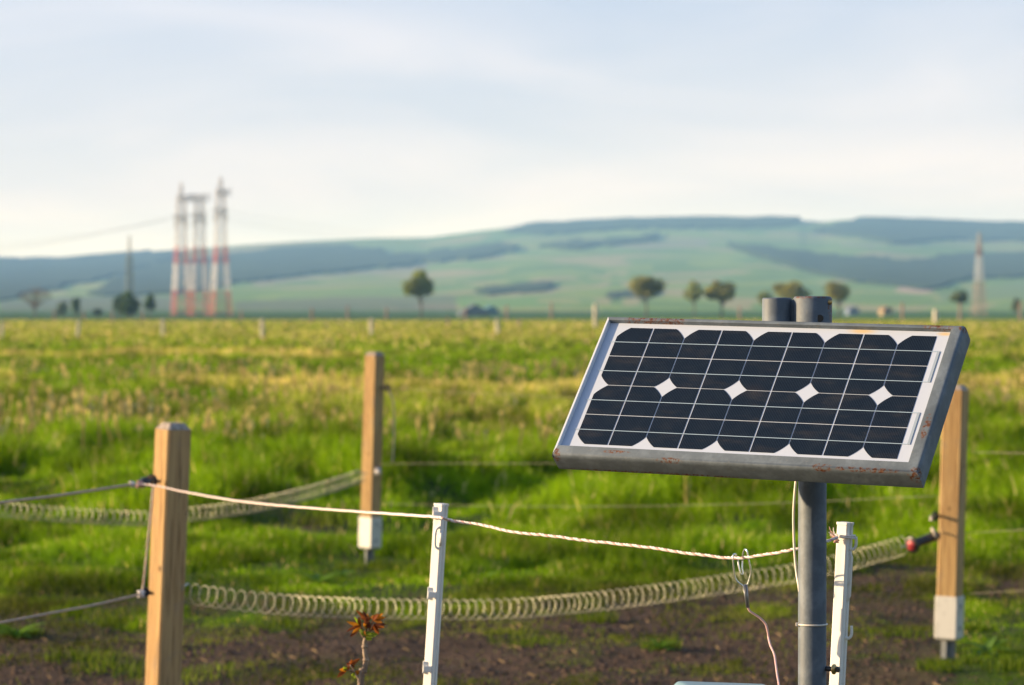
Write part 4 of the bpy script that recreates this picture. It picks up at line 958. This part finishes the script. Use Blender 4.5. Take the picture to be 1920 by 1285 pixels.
m = MB(); pj = at(1533.5, 597, PDp) - px0; dx = pj.x; m.lathe([(0.0062, 0), (0.0062, 0.002)], 20, Matrix.Rotation(PI / 2, 3, 'X') , (dx, -math.sqrt(0.0327 ** 2 - dx ** 2) + 0.0012, pj.z)); m.build('bolt_hole', M_BLACK, slv)
m = MB(); m.lathe([(0.0035, 0), (0.0045, 0.003), (0.002, 0.0045)], 12, Matrix.Rotation(PI / 2 , 3, 'X'), (0.0265, -0.019, at(1550, 567, PDp).z)); m.build('rivet', M_BRASS, slv, smooth=True)
# cable, tie, bolt on the pole
m = MB(); cpts = [(1496, 880, 5.13), (1492, 905, 5.125), (1488, 960, 5.12), (1489, 1020, 5.12), (1493, 1070, 5.118), (1498.5, 1106, 5.108), (1502, 1150, 5.125), (1504, 1290, 5.13)]
m.tube([q_ - px0 for q_ in spline([at(*c) for c in cpts], 10)], 0.0021, 8); m.build('cable', M_CABLE, sol, smooth=True)
zt = at(1523, 1171, PDp).z
m = MB(); m.torus((0, 0, zt), 0.0247, 0.0015, None, 40, 8); m.box((-0.0255, -0.006, zt), (0.005, 0.006, 0.005)); m.build('zip_tie', M_CABLE, sol, smooth=False)
bp = at(1562, 1255, PDp - 0.01) - px0; My = Matrix.Rotation(-0.6, 3, 'Z') @ Matrix.Rotation(PI / 2, 3, 'Y')
b_ = MB(); b_.lathe([(0.0042, -0.016), (0.0042, 0.002)], 12, My, bp); b_.lathe([(0.0035, 0.006), (0.005, 0.007), (0.005, 0.011), (0.003, 0.012)], 6, My, bp)
bo = b_.build('bolt', M_DARKSTEEL, sol)
m = MB(); m.lathe([(0.0040, 0.0005), (0.0088, 0.001), (0.0088, 0.0028), (0.0050, 0.0058)], 20, My, bp); m.build('washer', M_BRASS, bo, auto=40)

# ------------------------------------------------------------------ rope hook with its cable
K = lambda x, y: (1340 + x / 4.355, 990 + y / 4.355)
def kp(x, y, d=5.4): return at(*K(x, y), d)
hb = kp(250, 465, 5.4)
t = thing('wire_hook', hb, 'bent wire clip hooked over the white rope beside the pole', 'hook')
m = MB()
A = [(208, 362, 5.412), (196, 310, 5.414), (188, 262, 5.416), (178, 226, 5.408), (163, 214, 5.398), (149, 232, 5.392), (153, 300, 5.392), (172, 418, 5.396), (242, 482, 5.4)]
B = [(208, 362, 5.412), (216, 376, 5.413), (232, 376, 5.413), (225, 330, 5.414), (228, 262, 5.416), (233, 205, 5.410), (246, 178, 5.40), (262, 186, 5.392), (275, 250, 5.391), (296, 352, 5.394), (284, 415, 5.397), (266, 470, 5.4)]
for Q_ in (A, B): m.tube([v_ - hb for v_ in spline([kp(*q_) for q_ in Q_], 6)], 0.0015, 8)
m.build('hook_wire', M_STEEL, t, smooth=True)
m = MB(); m.tube([kp(252, 462) - hb, kp(272, 652) - hb], 0.0031, 12); m.tube([kp(238, 474, 5.396) - hb, kp(262, 652, 5.396) - hb], 0.0014, 8); m.build('sleeve', M_SLEEVE, t, smooth=True)
cab = [(268, 645), (288, 680), (325, 705), (372, 738), (415, 785), (434, 850), (441, 905), (455, 960), (486, 1032), (499, 1110), (511, 1200), (525, 1285), (530, 1360), (500, 1450)]
m = MB(); m.tube([v_ - hb for v_ in spline([kp(x, y, 5.4 - max(0, y - 900) * 0.0004) for x, y in cab], 8)], 0.0019, 8); m.build('cable', M_PINK, t, smooth=True)

# ------------------------------------------------------------------ fence energiser box below the panel
bc = at(1352, 1400, 5.14); ztop = at(1300, 1289, 5.1).z
t = thing('energiser_box', (bc.x, bc.y, ztop - 0.24), 'grey teal box top at the bottom edge, left of the pole', 'box', rot=(0, 0.06, 0.22))
m = MB(); m.box((0, 0, 0.11), (0.17, 0.11, 0.22)); m.build('box_body', M_TEALDARK, t, bevel=0.012)
m = MB(); m.prism([(-.089, -.059), (.089, -.059), (.089, .059), (-.089, .059)], 0.222, 0.238, [(-.078, -.05), (.078, -.05), (.078, .05), (-.078, .05)]); m.build('lid', M_TEAL, t, bevel=0.005)
m = MB(); m.box((0.12, 0.0, 0.14), (0.10, 0.02, 0.03)); m.build('bracket', M_DARKSTEEL, t, bevel=0.002)

# ------------------------------------------------------------------ sapling with young red leaves
SD = 6.3
K2 = lambda x, y: (560 + x / 5.647, 1100 + y / 5.647)
def sp(x, y, dz=0.0): return at(*K2(x, y), SD + dz)
s0 = sp(655, 1045); base = Vector((s0.x - 0.02, s0.y, 0))
t = thing('sapling', base, 'young sapling with reddish leaves in front of the coil spring', 'sapling')
m = MB()
m.tube([v_ - base for v_ in spline([base, Vector((s0.x - 0.012, s0.y, s0.z * 0.5)), s0, sp(690, 900), sp(712, 780), sp(702, 700), sp(700, 600), sp(712, 545)], 6)], [0.0072 - 0.0022 * k / 42 for k in range(43)], 8)
m.tube([v_ - base for v_ in spline([sp(690, 540), sp(668, 510), sp(650, 480)], 5)], [0.003 - 0.0001 * k for k in range(11)], 6)
m.tube([v_ - base for v_ in spline([sp(650, 1000), sp(610, 940), sp(580, 880), sp(545, 830)], 5)], [0.0028 - 0.00008 * k for k in range(16)], 6)
m.tube([v_ - base for v_ in spline([sp(590, 905), sp(555, 890), sp(500, 880)], 5)], [0.0018] * 11, 6)
for y in (780, 640, 900): m.lathe([(0.0062, -0.003), (0.0072, 0.001), (0.005, 0.005)], 10, None, sp(712 if y == 780 else 700 if y == 640 else 690, y) - base)
m.build('stem', M_STEM, t, smooth=True)
rr = random.Random(21)
def leaf(c, tip, wd, curl, nrm, seg=6):
    """pointed leaflet with a fold along the midrib"""
    c = Vector(c); tip = Vector(tip); ax_ = tip - c; l = ax_.length; ax_.normalize(); side = ax_.cross(nrm).normalized(); up = side.cross(ax_); vs = []; fs = []
    for k in range(seg + 1):
        u_ = k / seg; w2 = wd * math.sin(PI * min(1, u_ * 0.92 + 0.06)) ** 0.8 * (1 - 0.25 * u_) / 2 if k < seg else 0.0002
        mid_ = c + ax_ * l * u_ - up * curl * u_ * u_ * l
        vs += [mid_ - side * w2 + up * w2 * 0.5, mid_, mid_ + side * w2 + up * w2 * 0.5]
        if k: b = 3 * k; fs += [(b - 3, b - 2, b + 1, b), (b - 2, b - 1, b + 2, b + 1)]
    return vs, fs
LM = [leafy('leaf_red', False, (0.25, 0.070, 0.025), 0.45), leafy('leaf_orange', False, (0.38, 0.14, 0.02), 0.5), leafy('leaf_dark', False, (0.12, 0.035, 0.02), 0.35), leafy('leaf_green', False, (0.20, 0.26, 0.03), 0.5)]
def fan(cx, cy, stemx, stemy, tips, mats, dz=0.0, wd=0.0085):
    st = MB(); st.tube([sp(stemx, stemy) - base, (sp(stemx, stemy).lerp(sp(cx, cy, dz), 0.5)) - base, sp(cx, cy, dz) - base], 0.0012, 5); so = st.build('leaf_stalk', LM[2], t)
    for k, (tx, ty) in enumerate(tips):
        v_, f_ = leaf(sp(cx, cy, dz) - base, sp(cx + (tx - cx) * 1.22, cy + (ty - cy) * 1.22, dz + rr.uniform(-.02, .02)) - base, wd * rr.uniform(0.8, 1.25), rr.uniform(-0.1, 0.3), Vector((rr.uniform(-.5, .5), -1, rr.uniform(-.3, .6))))
        m_ = MB(); m_.add(v_, f_); m_.build('leaflet', LM[mats[k % len(mats)]], so, smooth=True)
fan(655, 415, 705, 545, [(540, 385), (560, 520), (535, 455), (590, 335), (600, 420), (640, 340), (585, 480)], [1, 2, 0, 3, 1, 0])
fan(720, 350, 712, 545, [(625, 265), (690, 260), (660, 310), (740, 290), (760, 330), (680, 340)], [0, 2, 0, 1], 0.01)
fan(790, 350, 715, 540, [(850, 300), (900, 330), (885, 295), (820, 305), (900, 395), (770, 300), (870, 380)], [1, 1, 1, 0, 2], -0.01)
fan(800, 400, 715, 545, [(895, 440), (905, 400), (840, 500), (870, 450), (780, 470), (820, 460)], [0, 2, 0], 0.015)
fan(715, 520, 712, 548, [(640, 455), (820, 510), (760, 560), (700, 480), (745, 480), (790, 530), (665, 500)], [3, 3, 3, 1], -0.015, 0.011)
fan(720, 440, 712, 545, [(700, 370), (745, 380), (690, 400), (760, 410), (725, 330)], [0, 2, 1, 0], 0.0)
fan(505, 885, 580, 905, [(425, 950), (440, 920), (455, 880), (480, 860), (535, 850)], [0, 0, 1, 3])
fan(555, 820, 585, 890, [(510, 830), (560, 780), (630, 775), (600, 810), (585, 860), (525, 800)], [2, 0, 0, 1])
fan(600, 920, 612, 945, [(560, 935), (640, 900), (590, 960), (620, 970)], [3, 1, 3])

# low broad-leaved weeds at the turf edge
def weed(px, d, rad, label, seed, n=13):
    r_ = random.Random(seed); b0 = ground_at(px, d); z = float(relief(np.array([b0.x]), np.array([b0.y]))[0]); t = thing('broadleaf_weed', (b0.x, b0.y, z), label, 'weed', 'broad-leaved weeds in the grass')
    m_ = MB()
    for k in range(n):
        a = k * 2.4; l = rad * r_.uniform(0.6, 1.1); v_, f_ = leaf((0, 0, 0.005), (math.cos(a) * l, math.sin(a) * l, r_.uniform(0.3, 1.1) * rad), rad * 0.42, 0.35, Vector((0, 0, 1))); m_.add(v_, f_)
    m_.build('leaves', WM, t, smooth=True)
WM = leafy('weed_leaf', False, (0.13, 0.24, 0.05), 0.4)
for k, (px, y, rad, lb) in enumerate([(598, 1098, 0.10, 'left of the first plastic post above the spring'), (905, 1095, 0.09, 'right of the first plastic post above the spring'), (25, 1200, 0.11, 'on bare soil at the lower left corner'), (1850, 1230, 0.10, 'at the lower right beside the right wooden post'),
                                     (640, 1085, 0.08, 'behind the coil spring, left of the first plastic post'), (1240, 1222, 0.07, 'on bare soil below the solar panel')]):
    weed(px, HC * F / (y - HZ), rad, 'green broad-leaved weed ' + lb, k)

# ------------------------------------------------------------------ haze
m = MB(); m.box((0, 4230, 122), (9600, 8480, 248)); hz = m.build('haze', bpy.data.materials.new('haze'))
hm_ = hz.data.materials[0]; hm_.use_nodes = True; t_ = hm_.node_tree; t_.nodes.clear()
vo = t_.nodes.new('ShaderNodeVolumePrincipled'); oo = t_.nodes.new('ShaderNodeOutputMaterial')
vo.inputs['Color'].default_value = (0.33, 0.61, 1.0, 1); vo.inputs['Density'].default_value = 1.2e-4; vo.inputs['Anisotropy'].default_value = 0.0
t_.links.new(vo.outputs[0], oo.inputs['Volume'])
tag(hz, 'thin blue haze over the valley and hills', 'haze', kind='stuff')
